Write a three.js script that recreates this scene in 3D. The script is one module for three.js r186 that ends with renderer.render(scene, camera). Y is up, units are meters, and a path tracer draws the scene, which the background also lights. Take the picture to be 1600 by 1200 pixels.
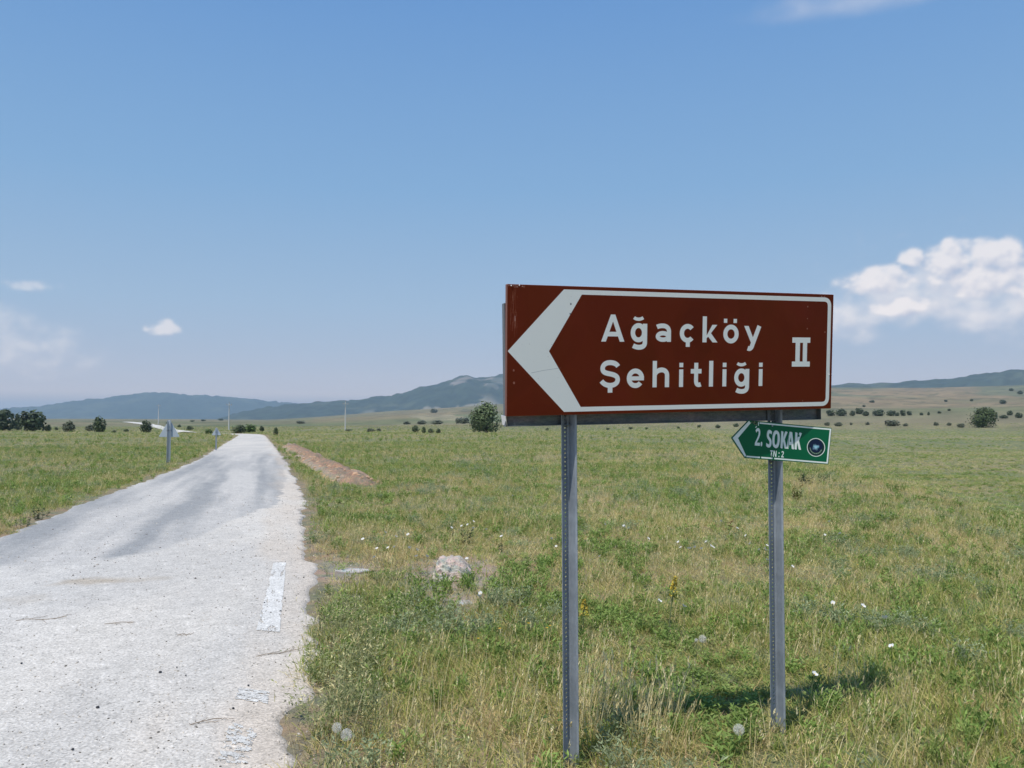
import * as THREE from 'three';
import { mergeGeometries } from 'three/addons/utils/BufferGeometryUtils.js';
import { RoundedBoxGeometry } from 'three/addons/geometries/RoundedBoxGeometry.js';

// ---------------------------------------------------------------- camera, sky, sun, exposure
const scene = new THREE.Scene();
const EYE = 1.6, F = 1256, HOR = 657;                       // eye height; focal length and horizon row in a 1600 x 1200 frame
const camera = new THREE.PerspectiveCamera(2 * Math.atan(600 / F) * 180 / Math.PI, 4 / 3, 0.05, 60000);
camera.position.set(0, EYE, 0);
camera.rotation.set(Math.atan((HOR - 600) / F), 0, 0);
const SUN_DIR = new THREE.Vector3(-0.27, 0.906, 0.325).normalize();
const SUN_POWER = 4.0, EXPOSURE = 1.0, HAZE = 1e-4;
const sun = new THREE.DirectionalLight(new THREE.Color(1, 0.94, 0.84), SUN_POWER);
sun.name = 'sun';
sun.position.copy(SUN_DIR).multiplyScalar(60);
sun.castShadow = true;
sun.shadow.mapSize.set(4096, 4096);
Object.assign(sun.shadow.camera, { left: -40, right: 40, top: 40, bottom: -40, near: 1, far: 160 });
scene.add(sun, sun.target);
scene.fog = new THREE.FogExp2(new THREE.Color(0.6, 0.82, 1.0), HAZE);

// ---------------------------------------------------------------- small helpers
const V = (x, y, z) => new THREE.Vector3(x, y, z);
function rng(seed) { let s = seed | 0; return () => { s = (s + 0x6d2b79f5) | 0; let t = Math.imul(s ^ (s >>> 15), 1 | s); t = (t + Math.imul(t ^ (t >>> 7), 61 | t)) ^ t; return ((t ^ (t >>> 14)) >>> 0) / 4294967296; }; }
const clamp = (x, a = 0, b = 1) => Math.min(b, Math.max(a, x));
const mix = (a, b, t) => a + (b - a) * t;
const smooth = (a, b, x) => { const t = clamp((x - a) / (b - a)); return t * t * (3 - 2 * t); };
const TAB = new Float32Array(65536);
{ const r = rng(77); for (let i = 0; i < 65536; i++) TAB[i] = r(); }
function vnoise(x, y) {
  const ix = Math.floor(x), iy = Math.floor(y), fx = x - ix, fy = y - iy, u = fx * fx * (3 - 2 * fx), v = fy * fy * (3 - 2 * fy);
  const g = (a, b) => TAB[((a & 255) << 8) | (b & 255)];
  return mix(mix(g(ix, iy), g(ix + 1, iy), u), mix(g(ix, iy + 1), g(ix + 1, iy + 1), u), v);
}
function fbm(x, y, n = 4) { let s = 0, a = 0.5, t = 0; for (let i = 0; i < n; i++) { s += a * vnoise(x, y); t += a; a *= 0.5; const nx = x * 1.6 - y * 1.2 + 17.3; y = x * 1.2 + y * 1.6 + 5.1; x = nx; } return s / t; }
function table(pts) { return (x) => { if (x <= pts[0][0]) return pts[0][1]; for (let i = 1; i < pts.length; i++) if (x <= pts[i][0]) { const [a, b] = pts[i - 1], [c, d] = pts[i]; return b + (d - b) * (x - a) / (c - a); } return pts[pts.length - 1][1]; }; }
const lin = (r, g, b) => [r, g, b].map((c) => { c /= 255; return c <= 0.04045 ? c / 12.92 : Math.pow((c + 0.055) / 1.055, 2.4); });
const mix3 = (a, b, t) => [mix(a[0], b[0], t), mix(a[1], b[1], t), mix(a[2], b[2], t)];
const used = {};
function numbered(name) { const n = used[name] = (used[name] ?? -1) + 1; return n ? name + '_' + String(n).padStart(3, '0') : name; }
function tag(o, label, category, group) { o.userData.label = label; o.userData.category = category; if (group) o.userData.group = group; return o; }
function structure(o) { o.userData.kind = 'structure'; return o; }
function mesh(name, geo, mat, parent) { const m = new THREE.Mesh(geo, mat); m.name = parent ? name : numbered(name); m.castShadow = m.receiveShadow = true; (parent ?? scene).add(m); return m; }
function thing(name, label, category, group) { const g = new THREE.Group(); g.name = numbered(name); scene.add(g); return tag(g, label, category, group); }
const std = (c, roughness = 0.8, more = {}) => new THREE.MeshStandardMaterial({ color: new THREE.Color().setRGB(...c), roughness, ...more });
function dataTex(n, fn, srgb) { const d = new Uint8Array(n * n * 4); for (let y = 0; y < n; y++) for (let x = 0; x < n; x++) { const c = fn(x, y); const i = (y * n + x) * 4; d[i] = c[0]; d[i + 1] = c[1]; d[i + 2] = c[2]; d[i + 3] = 255; } const t = new THREE.DataTexture(d, n, n); t.wrapS = t.wrapT = THREE.RepeatWrapping; t.magFilter = THREE.LinearFilter; t.minFilter = THREE.LinearMipmapLinearFilter; if (srgb) t.colorSpace = THREE.SRGBColorSpace; t.needsUpdate = true; return t; }
// noise that repeats after n cells
function tnoise(x, y, n) { const ix = Math.floor(x), iy = Math.floor(y), fx = x - ix, fy = y - iy, u = fx * fx * (3 - 2 * fx), v = fy * fy * (3 - 2 * fy); const m = (a) => ((a % n) + n) % n; const g = (a, b) => TAB[(((m(a) * 7 + n) & 255) << 8) | ((m(b) * 5 + n * 3) & 255)]; return mix(mix(g(ix, iy), g(ix + 1, iy), u), mix(g(ix, iy + 1), g(ix + 1, iy + 1), u), v); }

// ---------------------------------------------------------------- the sky: air and clouds
{
  const W = 4096, H = 2048, data = new Float32Array(W * H * 4), R = rng(5);
  const stops = [[-90, [165, 183, 205]], [0, [166, 184, 208]], [3, [169, 188, 212]], [8, [156, 186, 216]], [16, [133, 174, 215]], [28, [109, 155, 209]], [50, [86, 136, 200]], [90, [72, 124, 192]]].map(([e, c]) => [e, lin(...c)]);
  const air = (e) => { for (let i = 1; i < stops.length; i++) if (e <= stops[i][0]) return mix3(stops[i - 1][1], stops[i][1], (e - stops[i - 1][0]) / (stops[i][0] - stops[i - 1][0])); return stops[stops.length - 1][1]; };
  for (let y = 0; y < H; y++) { const c = air(((y + 0.5) / H - 0.5) * 180); for (let x = 0; x < W; x++) { const i = (y * W + x) * 4; data[i] = c[0]; data[i + 1] = c[1]; data[i + 2] = c[2]; data[i + 3] = 1; } }
  const bright = lin(231, 231, 237), shade = lin(184, 195, 217);
  // one bank of cloud: blobs [azimuth, elevation, half width, half height (degrees), strength]
  function bank(blobs, wob, scale, full = 0.75, top = 0.93) {
    let a0 = 1e9, a1 = -1e9, e0 = 1e9, e1 = -1e9;
    for (const [a, e, w, h] of blobs) { a0 = Math.min(a0, a - w * 1.7); a1 = Math.max(a1, a + w * 1.7); e0 = Math.min(e0, e - h * 1.9); e1 = Math.max(e1, e + h * 1.9); }
    const f = (a, e) => { let s = 0; for (const [ca, ce, w, h, k] of blobs) { const dx = (a - ca) / w, dy = (e - ce) / (e < ce ? h * 0.8 : h); s = Math.max(s, k * (1.45 - dx * dx - dy * dy)); } return s + wob * (fbm(a * scale + 40, e * scale * 1.25 + 9, 5) - 0.52) * smooth(-0.35, 0.5, s); };
    for (let y = Math.max(H / 2, Math.floor((e0 / 180 + 0.5) * H)); y < Math.min(H, (e1 / 180 + 0.5) * H); y++) for (let xx = Math.floor(((a0 - 90) / 360 + 0.5) * W); xx < ((a1 - 90) / 360 + 0.5) * W; xx++) {
      const az = ((xx + 0.5) / W - 0.5) * 360 + 90, e = ((y + 0.5) / H - 0.5) * 180, v = f(az, e);
      if (v <= 0.02) continue;
      const al = smooth(0.02, full, v), lit = clamp(0.72 + 0.8 * (v - f(az - 0.25, e + 0.5)) + 0.6 * (fbm(az * scale * 1.7 + 3, e * scale * 2 + 70, 4) - 0.5)), c = mix3(shade, bright, lit * clamp(0.25 + al)), x = ((xx % W) + W) % W, i = (y * W + x) * 4;
      for (let k = 0; k < 3; k++) data[i + k] = mix(data[i + k], c[k], al * top);
    }
  }
  const az = (px) => Math.atan((px - 800) / F) * 180 / Math.PI, el = (px, py) => Math.atan((HOR - py) / Math.hypot(F, px - 800)) * 180 / Math.PI, dg = (n) => n / F * 53;
  const B = (px, py, w, h, k) => [az(px), el(px, py), dg(w), dg(h), k];
  bank([B(1440, 465, 150, 52, 0.62), B(1335, 500, 60, 48, 0.62), B(1560, 485, 100, 40, 0.65), B(1740, 490, 160, 60, 0.55)], 1.0, 0.8, 1.1, 0.72);
  bank([B(1374, 440, 58, 24, 0.85), B(1430, 402, 22, 17, 0.9), B(1490, 405, 42, 32, 1), B(1555, 398, 42, 28, 1), B(1560, 434, 85, 32, 1), B(1640, 430, 60, 36, 1), B(1420, 480, 50, 16, 0.9), B(1700, 445, 90, 55, 0.9), B(1400, 425, 30, 16, 0.7)], 1.7, 1.15, 1.1, 0.9);
  bank([B(48, 447, 40, 10, 0.55), B(70, 449, 25, 8, 0.35)], 1.3, 1.6, 1.1, 0.45);
  bank([B(253, 514, 27, 13, 0.95), B(258, 508, 13, 12, 0.8)], 1.6, 1.9, 1.2, 0.62);
  bank([B(10, 535, 110, 45, 0.5), B(-70, 515, 100, 50, 0.6), B(60, 560, 90, 40, 0.35)], 1.0, 0.9, 1.0, 0.36);
  bank([B(1330, -8, 140, 22, 0.5), B(1380, -22, 200, 30, 0.5)], 0.6, 0.5, 1.1, 0.4);
  for (let i = 0; i < 26; i++) { const a = 44 + R() * 272, e = 4 + R() * 20, w = 3 + R() * 5; const bl = []; for (let k = 0; k < 5; k++) bl.push([a + (R() - 0.5) * w * 2, e + R() * w * 0.4, w * (0.3 + R() * 0.4), w * (0.15 + R() * 0.2), 0.6 + R() * 0.4]); bank(bl, 1.3, 0.7); }
  // the haze box of scene.fog adds its own light to low sky: what lies above it is the clear remainder
  const veil = [0.19, 0.365, 0.57];
  for (let y = H / 2; y < H; y++) { const e = ((y + 0.5) / H - 0.5) * Math.PI, T = Math.max(0.26, Math.exp(-HAZE * Math.min(430 / Math.sin(e), 15000))); for (let x = 0; x < W; x++) { const i = (y * W + x) * 4; for (let k = 0; k < 3; k++) data[i + k] = Math.max(0.05, (data[i + k] - (1 - T) * veil[k]) / T); } }
  const t = new THREE.DataTexture(data, W, H, THREE.RGBAFormat, THREE.FloatType);
  t.mapping = THREE.EquirectangularReflectionMapping; t.magFilter = t.minFilter = THREE.LinearFilter; t.needsUpdate = true;
  scene.background = t; scene.environment = t;
}

// ---------------------------------------------------------------- the lie of the land
const xR = table([[-12, 1.2], [0, -0.45], [3.7, -1.03], [5.82, -1.44], [8.2, -2.03], [13.86, -3.47], [19.1, -5.0], [30.9, -8.6], [62.8, -18.6], [122, -37.4], [140, -44], [170, -62]]);
const xL = table([[-12, -3.5], [0, -4.3], [3.7, -5.2], [10.86, -6.9], [15.5, -8.24], [21.2, -9.6], [33.5, -13.07], [62.8, -22.5], [122, -41.4], [140, -49], [170, -68]]);
const skyline = table([[-60, 648], [-32.5, 654], [-21.7, 655], [-16.8, 656], [-13.4, 651], [-9, 643], [-4.5, 637], [-0.5, 631], [11, 618], [21.7, 605], [27.4, 606], [32.5, 602], [60, 598]]);
function H(x, z) {
  const d = -z, r = Math.hypot(x, z), a = Math.atan2(x, d) * 180 / Math.PI;
  let h = -0.0065 * Math.max(0, Math.min(r, 300) - 25);
  const onRoad = d < 170 ? Math.max(xL(d) - x, x - xR(d)) : 9;                       // metres outside the road, negative on it
  if (onRoad > 0) {
    if (x > xR(d)) h -= 0.08 * smooth(0, 1.6, onRoad) * (1 - smooth(60, 120, r)); else h -= 0.12 * smooth(0.2, 3, onRoad) * (1 - smooth(60, 120, r));
    h += (fbm(x * 0.5, z * 0.5, 3) - 0.5) * 0.07 * smooth(0, 1, onRoad) + (fbm(x * 0.07 + 3, z * 0.07, 2) - 0.5) * 0.45 * smooth(2, 12, onRoad) * smooth(8, 30, r);
    h -= 0.3 * smooth(0, 3, x - (6.6 + (d - 10) * 0.22)) * smooth(4, 9, d) * (1 - smooth(60, 110, r)) * (x > 0 ? 1 : 0);
  } else if (d > -12 && d < 170) h -= 0.05 * smooth(0, 0.35, -onRoad);
  if (r > 250) {
    const aa = Math.abs(a) > 62 ? Math.sign(a) * 60 : a, k = Math.cos(clamp(Math.abs(aa), 0, 60) * Math.PI / 180), top = EYE + (HOR - skyline(aa)) / F * k * 2500, t = clamp((r - 250) / 2250), p = Math.pow(t, 1.45);
    h = mix(h, top, p);
    const roll = clamp(Math.abs(top) / 40, 0.12, 1);
    h += (fbm(x * 0.0035 + 5, z * 0.0035 + 2, 3) - 0.5) * 16 * roll * smooth(250, 1200, r) * (1 - 0.75 * smooth(1500, 2500, r));
    if (r > 2500) h = mix(h, Math.min(h, 8), smooth(2500, 5200, r));
  }
  return h;
}
const PITCH = Math.atan((HOR - 600) / F);
function ray(px, py) { const u = (600 - py) / F, c = Math.cos(PITCH), s = Math.sin(PITCH); return V((px - 800) / F, u * c + s, -c + u * s).normalize(); }
function ground(px, py) {                                    // where the line of sight through a photo point meets the land
  const d = ray(px, py); let t0 = 1, t1 = 1;
  while (t1 < 9000) { t1 = t0 * 1.02 + 0.05; if (EYE + d.y * t1 < H(d.x * t1, d.z * t1)) break; t0 = t1; }
  for (let i = 0; i < 24; i++) { const m = (t0 + t1) / 2; if (EYE + d.y * m < H(d.x * m, d.z * m)) t1 = m; else t0 = m; }
  return V(d.x * t1, H(d.x * t1, d.z * t1), d.z * t1);
}
const pathPts = [[1318, 681], [1345, 686], [1368, 693], [1385, 702], [1440, 706]].map((p) => ground(...p));
function pathDist(x, z) { let m = 1e9; for (let i = 1; i < pathPts.length; i++) { const a = pathPts[i - 1], b = pathPts[i], ux = b.x - a.x, uz = b.z - a.z, t = clamp(((x - a.x) * ux + (z - a.z) * uz) / (ux * ux + uz * uz)); m = Math.min(m, Math.hypot(x - a.x - ux * t, z - a.z - uz * t)); } return m; }
// how dry the meadow is at a place, 0 lush to 1 straw, and the base colour of the land there
function dry(x, z) { return clamp(0.5 + 1.7 * (fbm(x * 0.55 + 11, z * 0.55 + 7, 3) - 0.5) + 0.9 * (fbm(x * 0.09 + 31, z * 0.09 + 3, 3) - 0.5)); }
const GREEN = [0.165, 0.21, 0.075], OLIVE = [0.215, 0.225, 0.1], STRAW = [0.32, 0.265, 0.155], EARTH = [0.3, 0.225, 0.155];
const spots = [[705, 896, 0.55, 1], [722, 944, 0.3, 0.8], [548, 893, 0.4, 0.8], [690, 930, 0.55, 0.5]].map(([x, y, r, k]) => [ground(x, y), r, k]);
function landColour(x, z) {
  const d = -z, r = Math.hypot(x, z), a = Math.atan2(x, d) * 180 / Math.PI, w = dry(x, z);
  let c = w < 0.5 ? mix3(GREEN, OLIVE, w * 2) : mix3(OLIVE, STRAW, w * 2 - 1);
  if (r < 300) {
    const far = smooth(12, 45, r);
    c = mix3(c, mix3([0.165, 0.2, 0.085], [0.235, 0.23, 0.115], clamp(fbm(x * 0.05 + 2, z * 0.05, 4) * 2.4 - 0.7)), far * 0.75);
    if (d > -12 && d < 160) { const e = Math.max(xL(d) - x, x - xR(d)) + (fbm(x * 2, z * 2, 2) - 0.5) * 0.6; c = mix3(c, [0.33, 0.25, 0.165], 0.75 * (1 - smooth(-0.1, 0.7 + r * 0.008, e))); }
    for (const [p, rad, k] of spots) { const q = Math.hypot(x - p.x, (z - p.z) * 0.55) / rad; if (q < 1.6) c = mix3(c, [0.4, 0.33, 0.26], k * (1 - smooth(0.6, 1.5, q + fbm(x * 5, z * 5, 2) - 0.5))); }
    if (d > 40) c = mix3(c, [0.3, 0.27, 0.16], 0.55 * (1 - smooth(0.6, 2.6, pathDist(x, z) + (fbm(x * 0.6, z * 0.6, 2) - 0.5) * 2)));
  }
  if (r > 150) {
    const n = fbm(x * 0.006 + 9, z * 0.006 + 4, 4), n2 = fbm(x * 0.03, z * 0.03, 3), t = smooth(150, 420, r);
    let f = mix3([0.155, 0.18, 0.075], [0.25, 0.215, 0.115], clamp(n * 2.6 - 0.85));
    const brown = a > 12 ? smooth(600, 1300, r) : a > -14 ? 0.55 * smooth(500, 1100, r) : 0.35 * smooth(500, 1500, r);
    f = mix3(f, mix3([0.34, 0.24, 0.14], [0.25, 0.2, 0.1], n2), brown * clamp(0.5 + n));
    if (a > -9.5 && a < 0.5 && r > 600 && r < 1500) { const u = a + 9.5 + (r - 600) * 0.003; f = mix3(f, u > 3.4 && u < 6.6 ? [0.36, 0.31, 0.19] : u > 6.6 ? [0.16, 0.19, 0.09] : f, 0.75 * smooth(620, 700, r) * (1 - smooth(1050, 1200, r))); }
    if (a > 15 && r > 1500) f = mix3(f, [0.14, 0.17, 0.09], 0.7 * smooth(0.5, 0.62, fbm(a * 0.25, r * 0.0016, 3)));
    const dots = smooth(0.66, 0.72, fbm(x * 0.045 + 50, z * 0.045 + 20, 2)); f = mix3(f, [0.05, 0.075, 0.03], dots * 0.5 * smooth(500, 900, r));
    const st = fbm(a * 0.9 + 7, r * 0.012, 4); f = f.map((v) => v * (0.62 + 0.62 * st)); c = mix3(c, f, t);
  }
  return c;
}

// ---------------------------------------------------------------- ground sheet
const grain = dataTex(1024, (x, y) => { const a = tnoise(x / 4, y / 4, 256), b = tnoise(x / 16, y / 16, 64), c = tnoise(x / 64, y / 64, 16), s = TAB[(x * 131 + y * 977 + ((x * y) >> 3)) & 65535]; const v = 0.5 + 0.35 * (a - 0.5) + 0.4 * (b - 0.5) + 0.3 * (c - 0.5) + 0.25 * (s - 0.5); const l = clamp(150 + v * 100, 0, 255); return [l + 4 * (c - 0.5) * 10, l, l - 20 * (b - 0.5)]; }, true);
{
  const az = []; for (let a = -180; a < -40; a += 4) az.push(a); for (let a = -40; a <= 40.001; a += 0.125) az.push(a); for (let a = 44; a <= 180; a += 4) az.push(a);
  const rs = [0.02]; for (let r = 0.6; r < 15000; r *= 1.0225) rs.push(r); rs.push(15500);
  const nA = az.length, nR = rs.length, pos = new Float32Array(nA * nR * 3), col = new Float32Array(nA * nR * 3), uv = new Float32Array(nA * nR * 2), idx = [];
  for (let j = 0; j < nR; j++) for (let i = 0; i < nA; i++) {
    const q = az[i] * Math.PI / 180, x = Math.sin(q) * rs[j], z = -Math.cos(q) * rs[j], k = j * nA + i, c = landColour(x, z);
    pos.set([x, H(x, z), z], k * 3); col.set(c.map((v) => v * 1.48), k * 3); uv.set([x / 2.2, z / 2.2], k * 2);
    if (i && j) idx.push(k - nA - 1, k - nA, k, k - nA - 1, k, k - 1);
  }
  const g = new THREE.BufferGeometry(); g.setAttribute('position', new THREE.BufferAttribute(pos, 3)); g.setAttribute('color', new THREE.BufferAttribute(col, 3)); g.setAttribute('uv', new THREE.BufferAttribute(uv, 2)); g.setIndex(idx); g.computeVertexNormals();
  if (g.attributes.normal.getY(nA * 60 + 300) < 0) { for (let i = 0; i < idx.length; i += 3) { const t = idx[i]; idx[i] = idx[i + 1]; idx[i + 1] = t; } g.setIndex(idx); g.computeVertexNormals(); }
  structure(mesh('ground', g, std([1, 1, 1], 0.95, { vertexColors: true, map: grain, bumpMap: grain, bumpScale: 0.03 })));
}

// ---------------------------------------------------------------- the hills beyond
function hills(name, ridge, dist, depth, colour, rough, seed) {      // ridge: [photo x, photo y] of the skyline
  const line = table(ridge.map(([px, py]) => [Math.atan((px - 800) / F) * 180 / Math.PI, (HOR - py) / Math.hypot(F, px - 800)]));
  const a0 = Math.atan((ridge[0][0] - 800) / F) * 180 / Math.PI, a1 = Math.atan((ridge[ridge.length - 1][0] - 800) / F) * 180 / Math.PI, nA = 420, nS = 70;
  const pos = [], col = [], idx = [];
  for (let j = 0; j <= nS; j++) for (let i = 0; i <= nA; i++) {
    const a = mix(a0, a1, i / nA), s = j / nS, r = dist + depth * (s - 0.6), q = a * Math.PI / 180, x = Math.sin(q) * r, z = -Math.cos(q) * r, peak = EYE + line(a) * dist;
    const spur = fbm(a * 0.35 + seed, s * 1.2 + seed, 3), up = s < 0.6 ? smooth(0, 0.6, s) * mix(1, Math.pow(s / 0.6, 0.7), 0.5) : 1 - smooth(0.6, 1, s);
    let y = peak * clamp(up + (spur - 0.5) * 0.55 * Math.sin(Math.PI * clamp(s / 0.6)) * (s < 0.6 ? 1 : 0)) - 14 * (1 - up);
    y += (fbm(x * 0.012 + seed, z * 0.012, 3) - 0.5) * rough * (0.35 + 0.65 * up);
    pos.push(x, y, z); col.push(...colour(a, s, x, z, 800 + F * Math.tan(q), spur));
    if (i && j) { const k = j * (nA + 1) + i; idx.push(k - nA - 2, k, k - nA - 1, k - nA - 2, k - 1, k); }
  }
  const g = new THREE.BufferGeometry(); g.setAttribute('position', new THREE.Float32BufferAttribute(pos, 3)); g.setAttribute('color', new THREE.Float32BufferAttribute(col, 3)); g.setIndex(idx); g.computeVertexNormals();
  if (g.attributes.normal.getY(20 * (nA + 1) + 200) < 0) { for (let i = 0; i < idx.length; i += 3) { const t = idx[i]; idx[i] = idx[i + 1]; idx[i + 1] = t; } g.setIndex(idx); g.computeVertexNormals(); }
  return structure(mesh(name, g, std([1, 1, 1], 0.95, { vertexColors: true, side: THREE.DoubleSide })));
}
const FOREST = [0.035, 0.055, 0.03], SCRUB = [0.085, 0.1, 0.055];
hills('far_mountain', [[-900, 652], [-500, 640], [-250, 634], [-100, 644], [0, 640], [60, 636], [110, 628], [170, 622], [240, 613], [290, 618], [350, 621], [420, 627], [500, 634], [640, 644], [760, 654]], 11500, 4200,
  (a, s, x, z) => mix3(mix3(FOREST, SCRUB, smooth(0.48, 0.66, fbm(x * 0.0018, z * 0.0018, 4))), [0.015, 0.03, 0.015], smooth(0.4, 0.6, fbm(x * 0.009, z * 0.009, 3)) * 0.7), 70, 3);
hills('wooded_hill', [[330, 659], [380, 645], [440, 634], [500, 630], [560, 625], [620, 616], [670, 604], [700, 597], [716, 590], [728, 586], [738, 588], [750, 590], [775, 588], [800, 588], [900, 594], [1000, 606], [1120, 622], [1240, 645], [1300, 659]], 6000, 2600, (a, s, x, z, px, spur) => {
  let c = mix3(mix3(FOREST, SCRUB, 0.9 * smooth(0.5, 0.68, fbm(x * 0.003, z * 0.003, 4))), [0.012, 0.024, 0.012], smooth(0.4, 0.6, fbm(x * 0.02, z * 0.02, 3)) * 0.75);
  const bare = smooth(690, 720, px) * (1 - smooth(830, 900, px)) * smooth(0.44, 0.5, s + (fbm(x * 0.004, z * 0.004, 3) - 0.5) * 0.22) * (1 - smooth(0.53, 0.585, s));
  const scrub = smooth(0.45, 0.55, fbm(x * 0.016 + 3, z * 0.016, 3)); c = mix3(c, mix3([0.4, 0.33, 0.29], [0.12, 0.13, 0.09], scrub * 0.8), smooth(0.3, 0.55, bare) * 0.55);
  const fields = smooth(0.56, 0.6, fbm(a * 0.6 + 4, s * 11, 3)) * smooth(0.05, 0.1, s) * (1 - smooth(0.24, 0.36, s)) * smooth(-13, -8, a);
  return mix3(c, [0.42, 0.36, 0.26], fields * 0.55);
}, 46, 8);
hills('right_ridge', [[1000, 640], [1100, 622], [1200, 606], [1290, 601], [1340, 600], [1400, 598], [1480, 593], [1520, 587], [1560, 582], [1600, 577], [1700, 566], [1850, 556], [2100, 566], [2500, 585], [3200, 640]], 5200, 2200,
  (a, s, x, z) => mix3(mix3(FOREST, SCRUB, 0.8 * smooth(0.5, 0.68, fbm(x * 0.003 + 8, z * 0.003, 4))), [0.012, 0.024, 0.012], smooth(0.4, 0.6, fbm(x * 0.02, z * 0.02, 3)) * 0.7), 30, 13);

// ---------------------------------------------------------------- the road
const chip = dataTex(1024, (x, y) => { const f = TAB[(x * 911 + y * 3571 + ((x ^ y) << 4)) & 65535], a = tnoise(x / 8, y / 8, 128), a2 = tnoise(x / 4 + 9, y / 4, 256), b = tnoise(x / 11 + 3, y / 11, 93), c = tnoise(x / 64, y / 64, 16); let l = 214 + 44 * (a - 0.5) + 24 * (a2 - 0.5) + 14 * (f - 0.5) + 16 * (c - 0.5); if (b > 0.8) l -= 240 * (b - 0.8); if (b < 0.14) l += 24; return [l + 1, l, l - 3].map((v) => clamp(v, 0, 255)); }, true);
function roadColour(x, d, t) {                                // t: 0 at the left edge, 1 at the right edge
  const n = fbm(x * 0.8 + 3, d * 0.25, 4), m = fbm(x * 3 + d * 0.9, d * 0.5, 3);
  let c = mix3([0.60, 0.598, 0.592], [0.52, 0.525, 0.53], smooth(0.35, 0.65, n));
  const cool = smooth(0.75, 0.25, t) * (1 - smooth(9, 14, d)); c = mix3(c, [0.53, 0.55, 0.575], 0.55 * cool);
  // worn bitumen: begins along a ragged line where the newer pale layer ends
  const line = 8.9 + 1.3 * (fbm(x * 1.1, 4, 4) - 0.5) * 2 + 0.9 * (fbm(x * 3, d * 2, 3) - 0.5) + 5.5 * smooth(0.52, 0.9, t) + 14 * smooth(0.84, 1, t) - 0.9 * smooth(0.3, 0.0, t);
  const worn = smooth(line - 0.2, line + 0.5, d) * (1 - 0.9 * smooth(34, 52, d));
  const streak = fbm((x + d * 0.3) * 1.5 + 9, d * 0.07, 3), trackA = Math.exp(-(((t - 0.478 + (fbm(d * 0.5, 9, 2) - 0.5) * 0.05) / 0.05) ** 2)), trackB = Math.exp(-(((t - 0.78) / 0.1) ** 2));
  c = mix3(c, mix3([0.51, 0.52, 0.535], [0.25, 0.275, 0.31], clamp(0.42 * smooth(0.42, 0.7, streak) + 0.28 * smooth(0.45, 0.1, t) + 0.75 * (fbm((x + d * 0.3) * 5 + 4, d * 0.16, 3) - 0.42) + 0.8 * trackA * (1 - smooth(17, 32, d)) + 0.3 * trackB * smooth(14, 22, d) + (m - 0.5) * 0.9)), worn * 0.85);
  const band = Math.exp(-(((d - 29 - 2 * t) / 4) ** 2)); c = mix3(c, [0.3, 0.32, 0.35], 0.45 * band * smooth(0.3, 0.6, m + 0.2));
  // pinkish dust and gravel along the right edge, earth stains
  c = mix3(c, [0.56, 0.5, 0.44], 0.6 * smooth(0.82, 1.02, t + 0.25 * (m - 0.5)));
  for (const [px, py, rx, rz, k] of [[135, 922, 0.34, 0.22, 0.6], [200, 915, 0.45, 0.1, 0.3], [50, 950, 0.4, 0.2, 0.25]]) { const p = roadSpots[px] ??= ground(px, py); const q = Math.hypot((x - p.x) / rx, (d + p.z) / rz) + (fbm(x * 4, d * 5, 3) - 0.5) * 2.2; c = mix3(c, [0.36, 0.31, 0.24], k * (1 - smooth(0.3, 1.25, q))); }
  return c;
}
const roadSpots = {};
const ROAD_UP = 0.02;
const roadY = (x, d) => { const e = Math.max(xL(d) - x, x - xR(d)); return H(x, -d) + (e < 0 ? 0.05 * smooth(0, 0.35, -e) : 0) + ROAD_UP; };
const roadTop = (x, d) => roadY(x, d) + (fbm(x * 0.9, d * 0.6, 2) - 0.5) * 0.012;
let road;
{
  const ds = []; for (let d = -12; d < 150; d += d < 2 ? 0.5 : 0.03 + 0.006 * d) ds.push(d);
  const nC = 96, pos = [], col = [], uv = [], idx = [];
  ds.forEach((d, j) => { for (let i = 0; i <= nC; i++) {
    const rag = (s) => ((fbm(d * 0.7 + s, s, 3) - 0.5) * 0.24 + (fbm(d * 4 + s, s, 2) - 0.5) * 0.24) * smooth(0, 3, d);
    const a = xL(d) + rag(3), b = xR(d) + rag(40), t = i / nC, x = mix(a, b, t), edge = Math.min(i, nC - i);
    const y = edge === 0 ? H(x, -d) - 0.06 : roadTop(x, d) - (edge === 1 ? 0.012 : 0);
    pos.push(x, y, -d); uv.push(x / 1.3, -d / 1.3); col.push(...roadColour(x, d, t).map((v, i) => v * [1.5, 1.42, 1.315][i]));
    if (i && j) { const k = j * (nC + 1) + i; idx.push(k - nC - 2, k - nC - 1, k, k - nC - 2, k, k - 1); }
  } });
  const g = new THREE.BufferGeometry(); g.setAttribute('position', new THREE.Float32BufferAttribute(pos, 3)); g.setAttribute('color', new THREE.Float32BufferAttribute(col, 3)); g.setAttribute('uv', new THREE.Float32BufferAttribute(uv, 2)); g.setIndex(idx); g.computeVertexNormals();
  road = structure(mesh('road', g, std([1, 1, 1], 0.92, { vertexColors: true, map: chip, bumpMap: chip, bumpScale: 0.007, side: THREE.DoubleSide })));
}
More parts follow.
